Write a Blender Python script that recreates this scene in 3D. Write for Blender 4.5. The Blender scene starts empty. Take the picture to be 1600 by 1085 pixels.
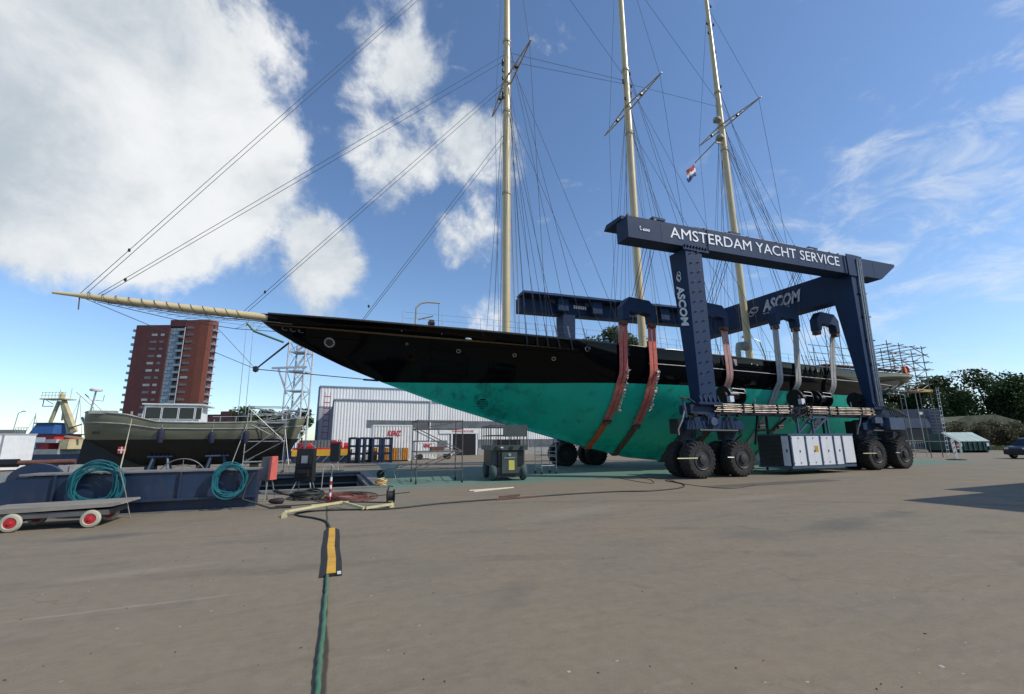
import bpy, bmesh, math, random
import numpy as np
from mathutils import Vector, Matrix
random.seed(7)
sc = bpy.context.scene
col = sc.collection
R_ = math.radians

# ---------------------------------------------------------------- camera
# World frame: X runs along the dock (bow to stern), Y across it, Z up, metres.
F = 700.0; CAMH = 1.75; TH = math.atan(148/700.0); ROLL = R_(0.5); AZ = R_(68)
def _basis():
    fwd = np.array([0, math.cos(TH), math.sin(TH)]); right = np.array([1., 0, 0]); up = np.cross(right, fwd)
    c, s = math.cos(ROLL), math.sin(ROLL)
    r2 = right*c - up*s; u2 = right*s + up*c
    d = np.array([math.sin(AZ), math.cos(AZ), 0]); n = np.array([-math.cos(AZ), math.sin(AZ), 0])
    conv = lambda v: np.array([v@d, v@n, v[2]])
    return conv(r2), conv(u2), conv(fwd)
RV, UV, FV = _basis(); CP = np.array([0, 0, CAMH])
cam = bpy.data.cameras.new('camera'); camo = bpy.data.objects.new('camera', cam); col.objects.link(camo)
m = Matrix.Identity(4)
for i in range(3):
    m[i][0] = RV[i]; m[i][1] = UV[i]; m[i][2] = -FV[i]; m[i][3] = CP[i]
camo.matrix_world = m
cam.sensor_width = 36; cam.sensor_fit = 'HORIZONTAL'; cam.lens = 36*F/1600; cam.clip_start = .05; cam.clip_end = 6000
sc.camera = camo

# ---------------------------------------------------------------- sky, sun, exposure
SUN_AZ = R_(-36); SUN_EL = R_(42)
SD = Vector((math.cos(SUN_AZ)*math.cos(SUN_EL), math.sin(SUN_AZ)*math.cos(SUN_EL), math.sin(SUN_EL)))
w = bpy.data.worlds.new('World'); sc.world = w; w.use_nodes = True
nt = w.node_tree; nt.nodes.clear()
def N(t, **k):
    n = nt.nodes.new(t)
    for a, b in k.items(): setattr(n, a, b)
    return n
def L(a, b): nt.links.new(a, b)
def mth(op, a, b=None, c=None, clamp=False):
    n = N('ShaderNodeMath', operation=op, use_clamp=clamp)
    for i, x in enumerate((a, b, c)):
        if x is None: continue
        if isinstance(x, (int, float)): n.inputs[i].default_value = x
        else: L(x, n.inputs[i])
    return n.outputs[0]
def sstep(x, a, b):
    n = N('ShaderNodeMapRange', interpolation_type='SMOOTHSTEP'); L(x, n.inputs[0])
    n.inputs[1].default_value = a; n.inputs[2].default_value = b; return n.outputs[0]
sky = N('ShaderNodeTexSky', sky_type='NISHITA', sun_disc=False, sun_elevation=SUN_EL,
        sun_rotation=math.atan2(SD.x, SD.y), altitude=0, air_density=1.0, dust_density=0.35, ozone_density=2.2)
tc = N('ShaderNodeTexCoord'); gen = tc.outputs['Generated']
def noise(vec, scale, detail=8, rough=.55, dist=0.0):
    n = N('ShaderNodeTexNoise'); n.inputs['Scale'].default_value = scale; n.inputs['Detail'].default_value = detail
    n.inputs['Roughness'].default_value = rough; n.inputs['Distortion'].default_value = dist
    L(vec, n.inputs['Vector']); return n.outputs['Fac']
def vdot(d):
    n = N('ShaderNodeVectorMath', operation='DOT_PRODUCT'); L(gen, n.inputs[0]); n.inputs[1].default_value = d; return n.outputs['Value']
def pdir(px, py):
    d = RV*(px-800)/F + UV*(542.5-py)/F + FV
    return tuple(d/np.linalg.norm(d))
def blob(px, py, deg0, deg1):      # a bank of cloud round one direction, soft edge from deg0 to deg1
    return sstep(vdot(pdir(px, py)), math.cos(R_(deg1)), math.cos(R_(deg0)))
n1 = noise(gen, 3.6, 11, .62, .35)
n2 = noise(gen, 8.0, 10, .64, .2)
base = mth('ADD', mth('MULTIPLY', n1, .54), mth('MULTIPLY', n2, .46))
cov = mth('ADD', base, mth('MULTIPLY', blob(120, 110, 10, 21), .30))
for (px, py, a, b, k) in ((340, 330, 4, 13, .17), (520, 470, 1, 7, .14), (20, 330, 3, 15, .13), (640, 200, 1, 10, .20), (610, 270, 1, 7, .05), (735, 372, 1, 6.5, .21), (765, 245, 1, 7, .17), (850, 75, 1, 8, .05), (570, 60, 1, 9, .11),
                          (760, 490, 1, 5, .15), (970, 415, 1, 6, .09), (640, 30, 1, 8, .13), (515, 400, 1, 6, .15)):
    cov = mth('ADD', cov, mth('MULTIPLY', blob(px, py, a, b), k))
cum = mth('MULTIPLY', sstep(cov, .61, .77), .96)
mp = N('ShaderNodeMapping'); L(gen, mp.inputs['Vector']); mp.inputs['Rotation'].default_value = (0, R_(18), R_(-20)); mp.inputs['Scale'].default_value = (1.6, 1.6, 3.6)
n3 = noise(mp.outputs[0], 4.6, 10, .64, .5)
wisp = mth('MULTIPLY', sstep(mth('ADD', n3, mth('MULTIPLY', blob(1480, 470, 6, 30), .16)), .61, .92), .62)
n4 = noise(gen, 2.3, 6, .5)
shade = sstep(mth('ADD', mth('MULTIPLY', n4, .75), mth('MULTIPLY', n2, .35)), .42, .68)
cc = N('ShaderNodeMixRGB'); L(shade, cc.inputs[0]); cc.inputs[1].default_value = (3.3, 3.75, 4.15, 1); cc.inputs[2].default_value = (6.1, 6.2, 6.25, 1)
mx = N('ShaderNodeMixRGB'); L(cum, mx.inputs[0]); 
tint = N('ShaderNodeMixRGB', blend_type='MULTIPLY'); tint.inputs[0].default_value = 1; L(sky.outputs[0], tint.inputs[1]); tint.inputs[2].default_value = (.90, 1.0, 1.10, 1)
mw = N('ShaderNodeMixRGB'); L(wisp, mw.inputs[0]); L(tint.outputs[0], mw.inputs[1]); mw.inputs[2].default_value = (5.5, 5.8, 6.1, 1)
L(mw.outputs[0], mx.inputs[1]); L(cc.outputs[0], mx.inputs[2])
bg = N('ShaderNodeBackground'); bg.inputs['Strength'].default_value = .137; L(mx.outputs[0], bg.inputs['Color'])
out = N('ShaderNodeOutputWorld'); L(bg.outputs[0], out.inputs['Surface'])

sl = bpy.data.lights.new('sun', 'SUN'); sl.energy = 3.45; sl.angle = R_(.53); sl.color = (1, .93, .83)
so = bpy.data.objects.new('sun', sl); col.objects.link(so); so.location = (60, -40, 80)
so.rotation_euler = SD.to_track_quat('Z', 'Y').to_euler()
vs = sc.view_settings
vs.view_transform = 'Standard'; vs.look = 'None'; vs.exposure = 0.14; vs.gamma = 1.0; vs.use_curve_mapping = False

# ---------------------------------------------------------------- helpers
def ray(px, py): return RV*(px-800)/F + UV*(542.5-py)/F + FV
def onp(px, py, p):                 # point where a sight line meets the vertical plane Y = p
    d = ray(px, py); return CP + d*(p/d[1])
def ons(px, py, s):
    d = ray(px, py); return CP + d*(s/d[0])
def onz(px, py, z):
    d = ray(px, py); return CP + d*((z-CAMH)/d[2])
CXV = np.array([math.sin(AZ), -math.cos(AZ), 0]); CYV = np.array([math.cos(AZ), math.sin(AZ), 0])   # across / away from the viewpoint
CROT = math.atan2(CXV[1], CXV[0])
def far(px, py, dist):              # a point dist metres away from the viewpoint
    d = ray(px, py); return CP + d*(dist/(d@CYV))

class MB:
    def __init__(s): s.v = []; s.f = []
    def add(s, vs, fs):
        o = len(s.v); s.v += [tuple(float(c) for c in v) for v in vs]; s.f += [tuple(i+o for i in f) for f in fs]; return s
    def box(s, x0, x1, y0, y1, z0, z1):
        return s.add([(x0,y0,z0),(x1,y0,z0),(x1,y1,z0),(x0,y1,z0),(x0,y0,z1),(x1,y0,z1),(x1,y1,z1),(x0,y1,z1)],
                     [(0,3,2,1),(4,5,6,7),(0,1,5,4),(1,2,6,5),(2,3,7,6),(3,0,4,7)])
    def hexa(s, b, t):              # bottom and top quads
        return s.add(list(b)+list(t), [(0,3,2,1),(4,5,6,7),(0,1,5,4),(1,2,6,5),(2,3,7,6),(3,0,4,7)])
    def bar(s, a, b, wd, ht, up=(0,0,1)):
        a = Vector(a); b = Vector(b); d = (b-a).normalized(); u = Vector(up)
        if abs(d.dot(u)) > .97: u = Vector((0,1,0))
        x = d.cross(u).normalized()*wd/2; y = x.cross(d).normalized()*ht/2
        q = lambda p: [p-x-y, p+x-y, p+x+y, p-x+y]
        return s.hexa(q(a), q(b))
    def cyl(s, a, b, r0, r1=None, n=8, caps=True):
        r1 = r0 if r1 is None else r1
        a = Vector(a); b = Vector(b); d = (b-a).normalized(); u = Vector((0,0,1)) if abs(d.z) < .9 else Vector((1,0,0))
        x = d.cross(u).normalized(); y = x.cross(d)
        vs = []
        for p, r in ((a, r0), (b, r1)):
            for i in range(n):
                t = 2*math.pi*i/n; vs.append(p + x*math.cos(t)*r + y*math.sin(t)*r)
        fs = [(i, (i+1) % n, n+(i+1) % n, n+i) for i in range(n)]
        if caps: fs += [tuple(range(n-1, -1, -1)), tuple(range(n, 2*n))]
        return s.add(vs, fs)
    def tube(s, pts, r, n=6, closed=False):
        P = [Vector(p) for p in pts]; k = len(P); vs = []; x = None
        for i, p in enumerate(P):
            if closed: d = P[(i+1) % k]-P[i-1]
            else: d = P[min(i+1, k-1)]-P[max(i-1, 0)]
            d = d.normalized() if d.length > 1e-9 else Vector((0,0,1))
            if x is None:
                u = Vector((0,0,1)) if abs(d.z) < .9 else Vector((1,0,0)); x = d.cross(u).normalized()
            x = (x - d*x.dot(d)).normalized(); y = d.cross(x)
            rr = r[i] if isinstance(r, (list, tuple)) else r
            for j in range(n):
                t = 2*math.pi*j/n; vs.append(p + x*math.cos(t)*rr + y*math.sin(t)*rr)
        fs = []
        for i in range(k if closed else k-1):
            a = i*n; b = ((i+1) % k)*n
            fs += [(a+j, a+(j+1) % n, b+(j+1) % n, b+j) for j in range(n)]
        if not closed: fs += [tuple(range(n-1, -1, -1)), tuple(range((k-1)*n, k*n))]
        return s.add(vs, fs)
    def prism(s, poly, ax, a, b):   # poly in the two other axes (in xyz order), extruded along ax from a to b
        n = len(poly)
        def P(q, t):
            return {'x': (t, q[0], q[1]), 'y': (q[0], t, q[1]), 'z': (q[0], q[1], t)}[ax]
        vs = [P(q, a) for q in poly] + [P(q, b) for q in poly]
        fs = [tuple(range(n)), tuple(range(2*n-1, n-1, -1))] + [(i, (i+1) % n, n+(i+1) % n, n+i) for i in range(n)]
        return s.add(vs, fs)
    def lathe(s, prof, c, ax='z', n=20):   # prof: (radius, height) along ax from centre c
        vs = []; k = len(prof)
        for r, h in prof:
            for i in range(n):
                t = 2*math.pi*i/n; a, b = r*math.cos(t), r*math.sin(t)
                o = {'z': (a, b, h), 'y': (a, h, b), 'x': (h, a, b)}[ax]
                vs.append((c[0]+o[0], c[1]+o[1], c[2]+o[2]))
        fs = [(i*n+j, i*n+(j+1) % n, (i+1)*n+(j+1) % n, (i+1)*n+j) for i in range(k-1) for j in range(n)]
        if prof[0][0] > 1e-4: fs.append(tuple(range(n)))
        if prof[-1][0] > 1e-4: fs.append(tuple(range((k-1)*n, k*n)))
        return s.add(vs, fs)
    def grid(s, rows, close=False):
        k = len(rows); n = len(rows[0]); vs = [p for r in rows for p in r]
        fs = [(i*n+j, i*n+j+1, (i+1)*n+j+1, (i+1)*n+j) for i in range(k-1) for j in range(n-1)]
        return s.add(vs, fs)
    def xf(s, M4):
        s.v = [tuple(M4 @ Vector(v)) for v in s.v]; return s

def tag(o, label=None, cat=None, group=None, kind=None):
    if label: o['label'] = label
    if cat: o['category'] = cat
    if group: o['group'] = group
    if kind: o['kind'] = kind
    return o
def thing(name, label, cat, loc=(0,0,0), rz=0, group=None):
    o = bpy.data.objects.new(name, None); col.objects.link(o); o.location = loc; o.rotation_euler = (0,0,rz)
    o.empty_display_size = .3; o['_m'] = 0; del o['_m']
    return tag(o, label, cat, group)
def rootmat(o):
    while o.parent: o = o.parent
    return Matrix.Translation(o.location) @ o.rotation_euler.to_matrix().to_4x4()
def build(mb, name, mat, parent=None, smooth=None, local=False):
    me = bpy.data.meshes.new(name)
    vs = mb.v
    if parent is not None and not local:
        inv = rootmat(parent).inverted(); vs = [tuple(inv @ Vector(v)) for v in vs]
    me.from_pydata(vs, [], mb.f)
    if len(mb.f) < 20000:
        bm = bmesh.new(); bm.from_mesh(me); bmesh.ops.remove_doubles(bm, verts=bm.verts, dist=1e-5) if len(mb.f) < 6000 else None
        bmesh.ops.recalc_face_normals(bm, faces=bm.faces); bm.to_mesh(me); bm.free()
    me.materials.append(mat)
    if smooth is not None:
        me.polygons.foreach_set('use_smooth', [True]*len(me.polygons)); me.set_sharp_from_angle(angle=R_(smooth))
    me.update()
    o = bpy.data.objects.new(name, me); col.objects.link(o)
    if parent is not None: o.parent = parent
    return o
def copy_tree(o, parent=None):
    c = o.copy(); col.objects.link(c); c.parent = parent
    for ch in o.children: copy_tree(ch, c)
    return c
def text_mb(txt, size, ext=.01, shear=0.0, space=1.0, bold=0.0, sx=1.0):
    cu = bpy.data.curves.new('lettering', 'FONT'); cu.body = txt; cu.size = size; cu.extrude = ext; cu.shear = shear
    cu.space_character = space; cu.offset = bold; cu.align_x = 'LEFT'; cu.resolution_u = 3
    o = bpy.data.objects.new('lettering', cu); col.objects.link(o)
    dg = bpy.context.evaluated_depsgraph_get(); me = bpy.data.meshes.new_from_object(o.evaluated_get(dg))
    mb = MB(); mb.add([(v.co.x*sx, v.co.y, v.co.z) for v in me.vertices], [tuple(p.vertices) for p in me.polygons])
    bpy.data.objects.remove(o); bpy.data.curves.remove(cu); bpy.data.meshes.remove(me)
    return mb
def frame(o, ex, ey, ez):           # matrix with given axes and origin
    m = Matrix.Identity(4)
    for i in range(3): m[i][0] = ex[i]; m[i][1] = ey[i]; m[i][2] = ez[i]; m[i][3] = o[i]
    return m

# ---------------------------------------------------------------- materials
def lin(c): return tuple(((x/255)/12.92 if x/255 <= .04045 else ((x/255+.055)/1.055)**2.4) for x in c)
def mat(name, c, rough=.5, metal=0.0, var=.15, scale=2.0, bump=0.0, bscale=25.0, spec=.5, dirt=None, dscale=1.2, damt=.5, coat=0.0, stretch=None, d0=.5, d1=.7):
    m = bpy.data.materials.new(name); m.use_nodes = True; t = m.node_tree; b = t.nodes['Principled BSDF']
    nn = t.nodes.new; ll = t.links.new
    b.inputs['Roughness'].default_value = rough; b.inputs['Metallic'].default_value = metal
    b.inputs['Specular IOR Level'].default_value = spec; b.inputs['Coat Weight'].default_value = coat; b.inputs['Coat Roughness'].default_value = .06
    tcn = nn('ShaderNodeTexCoord'); vec = tcn.outputs['Object']
    if stretch:
        mpn = nn('ShaderNodeMapping'); ll(vec, mpn.inputs[0]); mpn.inputs['Scale'].default_value = stretch; vec = mpn.outputs[0]
    nz = nn('ShaderNodeTexNoise'); nz.inputs['Scale'].default_value = scale; nz.inputs['Detail'].default_value = 6; nz.inputs['Roughness'].default_value = .6; ll(vec, nz.inputs['Vector'])
    rm = nn('ShaderNodeMapRange'); ll(nz.outputs['Fac'], rm.inputs[0]); rm.inputs[1].default_value = .3; rm.inputs[2].default_value = .7; rm.inputs[3].default_value = 1-var; rm.inputs[4].default_value = 1+var
    mul = nn('ShaderNodeVectorMath'); mul.operation = 'SCALE'; mul.inputs[0].default_value = c[:3]; ll(rm.outputs[0], mul.inputs['Scale'])
    src = mul.outputs[0]
    if dirt:
        dz = nn('ShaderNodeTexNoise'); dz.inputs['Scale'].default_value = dscale; dz.inputs['Detail'].default_value = 9; dz.inputs['Roughness'].default_value = .65; ll(vec, dz.inputs['Vector'])
        dr = nn('ShaderNodeMapRange'); ll(dz.outputs['Fac'], dr.inputs[0]); dr.inputs[1].default_value = d0; dr.inputs[2].default_value = d1; dr.inputs[4].default_value = damt
        mxn = nn('ShaderNodeMixRGB'); ll(dr.outputs[0], mxn.inputs[0]); ll(src, mxn.inputs[1]); mxn.inputs[2].default_value = (*dirt, 1); src = mxn.outputs[0]
    ll(src, b.inputs['Base Color'])
    rr = nn('ShaderNodeMapRange'); ll(nz.outputs['Fac'], rr.inputs[0]); rr.inputs[3].default_value = max(.02, rough*.8); rr.inputs[4].default_value = min(1, rough*1.25); ll(rr.outputs[0], b.inputs['Roughness'])
    if bump:
        bz = nn('ShaderNodeTexNoise'); bz.inputs['Scale'].default_value = bscale; bz.inputs['Detail'].default_value = 4; ll(vec, bz.inputs['Vector'])
        bp = nn('ShaderNodeBump'); bp.inputs['Strength'].default_value = bump; bp.inputs['Distance'].default_value = .02; ll(bz.outputs['Fac'], bp.inputs['Height']); ll(bp.outputs[0], b.inputs['Normal'])
    return m
BLK = (.006,.006,.007)
MT = dict(
 hullblack=mat('black_gloss_paint', (.003,.003,.0035), .06, var=.2, scale=.6, spec=.16),
 hullgreen=mat('green_antifouling', (.0,.44,.31), .5, var=.14, scale=.7, dirt=(.004,.05,.04), dscale=1.6, damt=.75, d0=.56, d1=.74, bump=.15, bscale=9),
 cream=mat('cream_mast_paint', (.64,.51,.28), .28, var=.06, scale=1.0),
 creamdark=mat('dull_cream_paint', (.42,.35,.22), .4, var=.15, scale=3),  # duller, darker cream on mast collars, bands, spreaders and brackets
 wire=mat('rigging_wire', (.05,.045,.045), .5, var=.2),
 rope=mat('pale_rope', (.38,.34,.27), .8, var=.2),
 teak=mat('teak_deck', (.30,.20,.11), .6, var=.2, stretch=(.4,6,1)),
 chrome=mat('polished_steel', (.6,.6,.6), .18, metal=1, var=.1),
 galv=mat('galvanised_steel', (.36,.37,.37), .45, metal=.6, var=.25, scale=4),
 alu=mat('aluminium_tube', (.44,.45,.46), .5, metal=.5, var=.15, scale=4),
 darktube=mat('dull_scaffold_tube', (.10,.095,.09), .6, var=.3, scale=3, dirt=(.10,.05,.03), damt=.4),
 glassdark=mat('dark_window_glass', (.012,.014,.014), .06, var=.2),
 lblue=mat('lift_blue_paint', (.017,.038,.088), .6, spec=.15, var=.10, scale=.8, dirt=(.03,.04,.06), dscale=.9, damt=.25),
 lblue2=mat('grey_blue_paint', (.060,.088,.15), .45, var=.12, scale=1.5),
 dblue=mat('dark_blue_steel_paint', (.010,.024,.058), .45, var=.3, scale=1.6, dirt=(.05,.05,.06), dscale=2.2, damt=.55, stretch=(1,1,.6)),
 white=mat('white_paint', (.70,.71,.70), .45, var=.05, scale=2, dirt=(.35,.33,.29), dscale=2.5, damt=.25),
 pwhite=mat('cabinet_white_paint', (.72,.75,.78), .4, var=.04, scale=2, dirt=(.4,.4,.4), dscale=3, damt=.15),
 letter=mat('white_lettering', (.72,.74,.76), .5, var=.05),
 letterg=mat('silver_lettering', (.50,.53,.56), .5, var=.05),
 redletter=mat('red_lettering', (.45,.015,.02), .5, var=.05),
 tyre=mat('black_tyre_rubber', (.020,.019,.018), .85, var=.3, scale=5, dirt=(.07,.06,.05), dscale=4, damt=.5, bump=.2, bscale=40),
 rim=mat('dark_wheel_rim', (.03,.032,.036), .55, var=.3, scale=5, dirt=(.09,.08,.07), damt=.4),
 black=mat('black_steel', (.010,.010,.011), .4, var=.3, scale=4),
 rubber=mat('black_rubber', (.016,.016,.016), .7, var=.3, scale=6),
 strapred=mat('red_sling_webbing', (.56,.13,.10), .85, var=.25, scale=5, dirt=(.46,.30,.27), dscale=3, damt=.6, bump=.3, bscale=60),
 strappink=mat('faded_sling_webbing', (.42,.22,.20), .85, var=.2, scale=5, dirt=(.3,.25,.23), dscale=3, damt=.5, bump=.3, bscale=60),
 straporange=mat('orange_sling_webbing', (.55,.10,.03), .85, var=.3, scale=5, dirt=(.15,.05,.03), dscale=3, damt=.6),
 strapbrown=mat('brown_sling_webbing', (.12,.055,.04), .85, var=.35, scale=5, dirt=(.25,.05,.03), dscale=2, damt=.4),
 strapgrey=mat('grey_sling_webbing', (.40,.39,.37), .8, var=.2, scale=5, dirt=(.2,.19,.18), dscale=3, damt=.5, bump=.3, bscale=60),
 film=mat('torn_plastic_film', (.45,.36,.33), .35, var=.2, scale=6),
 pipesteel=mat('hydraulic_pipe', (.40,.34,.28), .4, metal=.7, var=.45, scale=3, dirt=(.05,.04,.035), dscale=2.5, damt=.8),
 concrete_edge=mat('worn_quay_steel', (.17,.17,.165), .7, metal=.2, var=.3, scale=2, dirt=(.10,.06,.04), damt=.5),
 pit=mat('dark_pit_wall', (.035,.033,.03), .9, var=.4, scale=1.5),
 olive=mat('olive_hull_paint', (.155,.155,.105), .4, var=.15, scale=1.3, dirt=(.22,.22,.17), dscale=1.5, damt=.5, stretch=(.6,1,2)),
 tar=mat('black_bitumen_paint', (.010,.011,.011), .6, var=.4, scale=1.5, dirt=(.03,.03,.03), damt=.4),
 boatgrey=mat('pale_grey_bulwark_paint', (.30,.31,.27), .6, var=.2, scale=3),
 red=mat('red_paint', (.42,.02,.025), .5, var=.15, scale=4),
 redpink=mat('salmon_red_paint', (.55,.12,.10), .5, var=.15, scale=4),
 yellow=mat('yellow_paint', (.62,.34,.03), .5, var=.15, scale=3, dirt=(.2,.13,.05), damt=.4),
 ypale=mat('pale_yellow_paint', (.55,.50,.27), .5, var=.15, scale=5, dirt=(.2,.16,.08), dscale=6, damt=.5),
 orange=mat('orange_paint', (.45,.19,.02), .55, var=.2, scale=3, dirt=(.2,.1,.04), damt=.4),
 hoseteal=mat('teal_hose', (.012,.125,.15), .45, var=.2, scale=3),
 hosegreen=mat('green_hose', (.055,.16,.09), .6, var=.2, scale=3, dirt=(.12,.11,.09), dscale=5, damt=.4),
 hosedark=mat('dark_cable', (.022,.026,.022), .6, var=.3, scale=4),
 redcable=mat('red_cable', (.12,.028,.02), .6, var=.25, scale=5),
 brick=mat('maroon_shade_brick', (.100,.033,.030), .85, var=.18, scale=.25),  # shade of the tower's left wing put into the colour; other brick shares it
 brick2=mat('sunlit_red_brick', (.185,.055,.034), .85, var=.12, scale=.2),  # same tower brick with sunlight put into the colour, for the right wing
 slab=mat('pale_balcony_concrete', (.42,.43,.44), .7, var=.12),
 glassblue=mat('blue_green_glazing', (.24,.30,.32), .15, var=.3, scale=.35),
 winlight=mat('pale_window', (.34,.34,.35), .3, var=.25, scale=.15),
 windark=mat('dull_window', (.14,.12,.125), .25, var=.3, scale=.15),
 clad=mat('light_grey_cladding', (.70,.70,.68), .5, var=.05, scale=.3, dirt=(.40,.40,.39), dscale=.5, damt=.4, stretch=(1,1,.3)),
 clad2=mat('blue_grey_shade_cladding', (.36,.38,.41), .5, var=.08, scale=.4),  # shade of the warehouse end wall put into the colour; side shed shares it
 trim=mat('grey_roof_trim', (.20,.23,.27), .5, var=.1),
 band=mat('grey_window_band', (.13,.14,.15), .25, var=.3, scale=.6),
 lattice=mat('pale_lattice_steel', (.50,.52,.54), .5, var=.15),
 scis=mat('dark_green_grey_machine_paint', (.055,.068,.060), .5, var=.2, scale=3, dirt=(.09,.12,.11), dscale=4, damt=.4),
 scistyre=mat('teal_dusted_tyre', (.055,.085,.080), .85, var=.3, scale=5),
 cyel=mat('yellow_label', (.6,.55,.12), .5, var=.1),
 grn=mat('dark_green_skip_paint', (.012,.060,.050), .5, var=.2, scale=1.5, dirt=(.05,.06,.05), damt=.4),
 lid=mat('pale_green_lid', (.34,.42,.37), .45, var=.1, scale=1.5),
 skipgrey=mat('pale_grey_skip_paint', (.38,.40,.40), .5, var=.2, scale=2),
 wood=mat('scaffold_plank', (.42,.26,.10), .8, var=.25, stretch=(.5,4,1)),
 lath=mat('pale_new_timber', (.66,.62,.48), .7, var=.1),
 bark=mat('tree_bark', (.05,.04,.03), .9, var=.3, scale=4),
 thatch=mat('mossy_roof', (.12,.12,.07), .95, var=.45, scale=.9, bump=.8, bscale=2.2, dirt=(.17,.16,.14), dscale=.7, damt=.7),
 tugblue=mat('tug_blue_paint', (.03,.10,.27), .5, var=.15, scale=.8),
 buff=mat('buff_mast_paint', (.48,.40,.22), .5, var=.2, scale=1),
 car=mat('dark_blue_car_paint', (.006,.008,.022), .3, var=.1, spec=.3),
 bluestrap=mat('navy_fender_cover', (.015,.018,.045), .8, var=.3, scale=5),
 flagred=mat('flag_red', (.35,.02,.03), .8, var=.1), flagwhite=mat('flag_white', (.7,.7,.7), .8, var=.05), flagblue=mat('flag_blue', (.012,.03,.16), .8, var=.1),
 concrete_block=mat('grey_concrete', (.30,.29,.27), .85, var=.2, scale=3),
)
def bow_wear(m):          # scraped, slimy patches low on the bow, and faint plate seams
    t = m.node_tree; nn = t.nodes.new; ll = t.links.new; b = t.nodes['Principled BSDF']; src = b.inputs['Base Color'].links[0].from_socket
    co = nn('ShaderNodeTexCoord').outputs['Object']; sp = nn('ShaderNodeSeparateXYZ'); ll(co, sp.inputs[0])
    def rg(x, a, b_, c=0., d=1.):
        n = nn('ShaderNodeMapRange'); ll(x, n.inputs[0])
        for i, q in enumerate((a, b_, c, d)): n.inputs[i+1].default_value = q
        return n.outputs[0]
    def mu(a, b_, op='MULTIPLY'):
        n = nn('ShaderNodeMath'); n.operation = op
        for i, x in enumerate((a, b_)):
            if isinstance(x, (int, float)): n.inputs[i].default_value = x
            else: ll(x, n.inputs[i])
        return n.outputs[0]
    def nz(s, d=8, r=.65):
        n = nn('ShaderNodeTexNoise'); n.inputs['Scale'].default_value = s; n.inputs['Detail'].default_value = d; n.inputs['Roughness'].default_value = r; ll(co, n.inputs['Vector']); return n.outputs['Fac']
    def mx(f, a, c):
        n = nn('ShaderNodeMixRGB'); ll(f, n.inputs[0]); ll(a, n.inputs[1]); n.inputs[2].default_value = (*c, 1); return n.outputs[0]
    w_ = mu(mu(rg(sp.outputs[0], -8.5, -11.5), rg(nz(1.5), .50, .64)), .6); src = mx(w_, src, (.006,.10,.075))
    w2 = mu(mu(rg(sp.outputs[0], -9, -12), rg(nz(2.6), .62, .70)), .6); src = mx(w2, src, (.16,.20,.16))
    w3 = mu(rg(sp.outputs[2], 1.5, .2), mu(rg(nz(2.0), .45, .62), .7)); src = mx(w3, src, (.01,.07,.06))
    seam = nn('ShaderNodeMath'); seam.operation = 'PINGPONG'; ll(sp.outputs[0], seam.inputs[0]); seam.inputs[1].default_value = 1.55
    src = mx(mu(rg(seam.outputs[0], .02, .005), .35), src, (.0,.16,.11))
    lt = mu(rg(nz(.35, 4), .45, .65), .35); src = mx(lt, src, (.015,.46,.33))
    ll(src, b.inputs['Base Color'])
bow_wear(MT['hullgreen'])
def leafmat(name, c, c2):
    m = bpy.data.materials.new(name); m.use_nodes = True; t = m.node_tree; b = t.nodes['Principled BSDF']
    b.inputs['Roughness'].default_value = .6; b.inputs['Specular IOR Level'].default_value = .25
    g = t.nodes.new('ShaderNodeNewGeometry'); cr = t.nodes.new('ShaderNodeMixRGB'); t.links.new(g.outputs['Random Per Island'], cr.inputs[0])
    cr.inputs[1].default_value = (*c, 1); cr.inputs[2].default_value = (*c2, 1); t.links.new(cr.outputs[0], b.inputs['Base Color'])
    tr = t.nodes.new('ShaderNodeBsdfTranslucent'); t.links.new(cr.outputs[0], tr.inputs['Color'])
    ms = t.nodes.new('ShaderNodeMixShader'); ms.inputs[0].default_value = .3
    t.links.new(b.outputs[0], ms.inputs[1]); t.links.new(tr.outputs[0], ms.inputs[2]); t.links.new(ms.outputs[0], t.nodes['Material Output'].inputs['Surface'])
    return m
MT['hullblack'].node_tree.nodes['Principled BSDF'].inputs['IOR'].default_value = 1.24
MT['hullblack'].node_tree.nodes['Principled BSDF'].inputs['Specular IOR Level'].default_value = .5
MT['leaf'] = leafmat('dark_foliage', (.022,.045,.014), (.060,.095,.030))
MT['leaf2'] = leafmat('mid_foliage', (.040,.070,.018), (.10,.13,.045))
MT['bushleaf'] = leafmat('brownish_scrub', (.05,.055,.025), (.14,.12,.07))
MT['grassleaf'] = leafmat('rough_grass', (.06,.08,.025), (.13,.14,.055))
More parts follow.
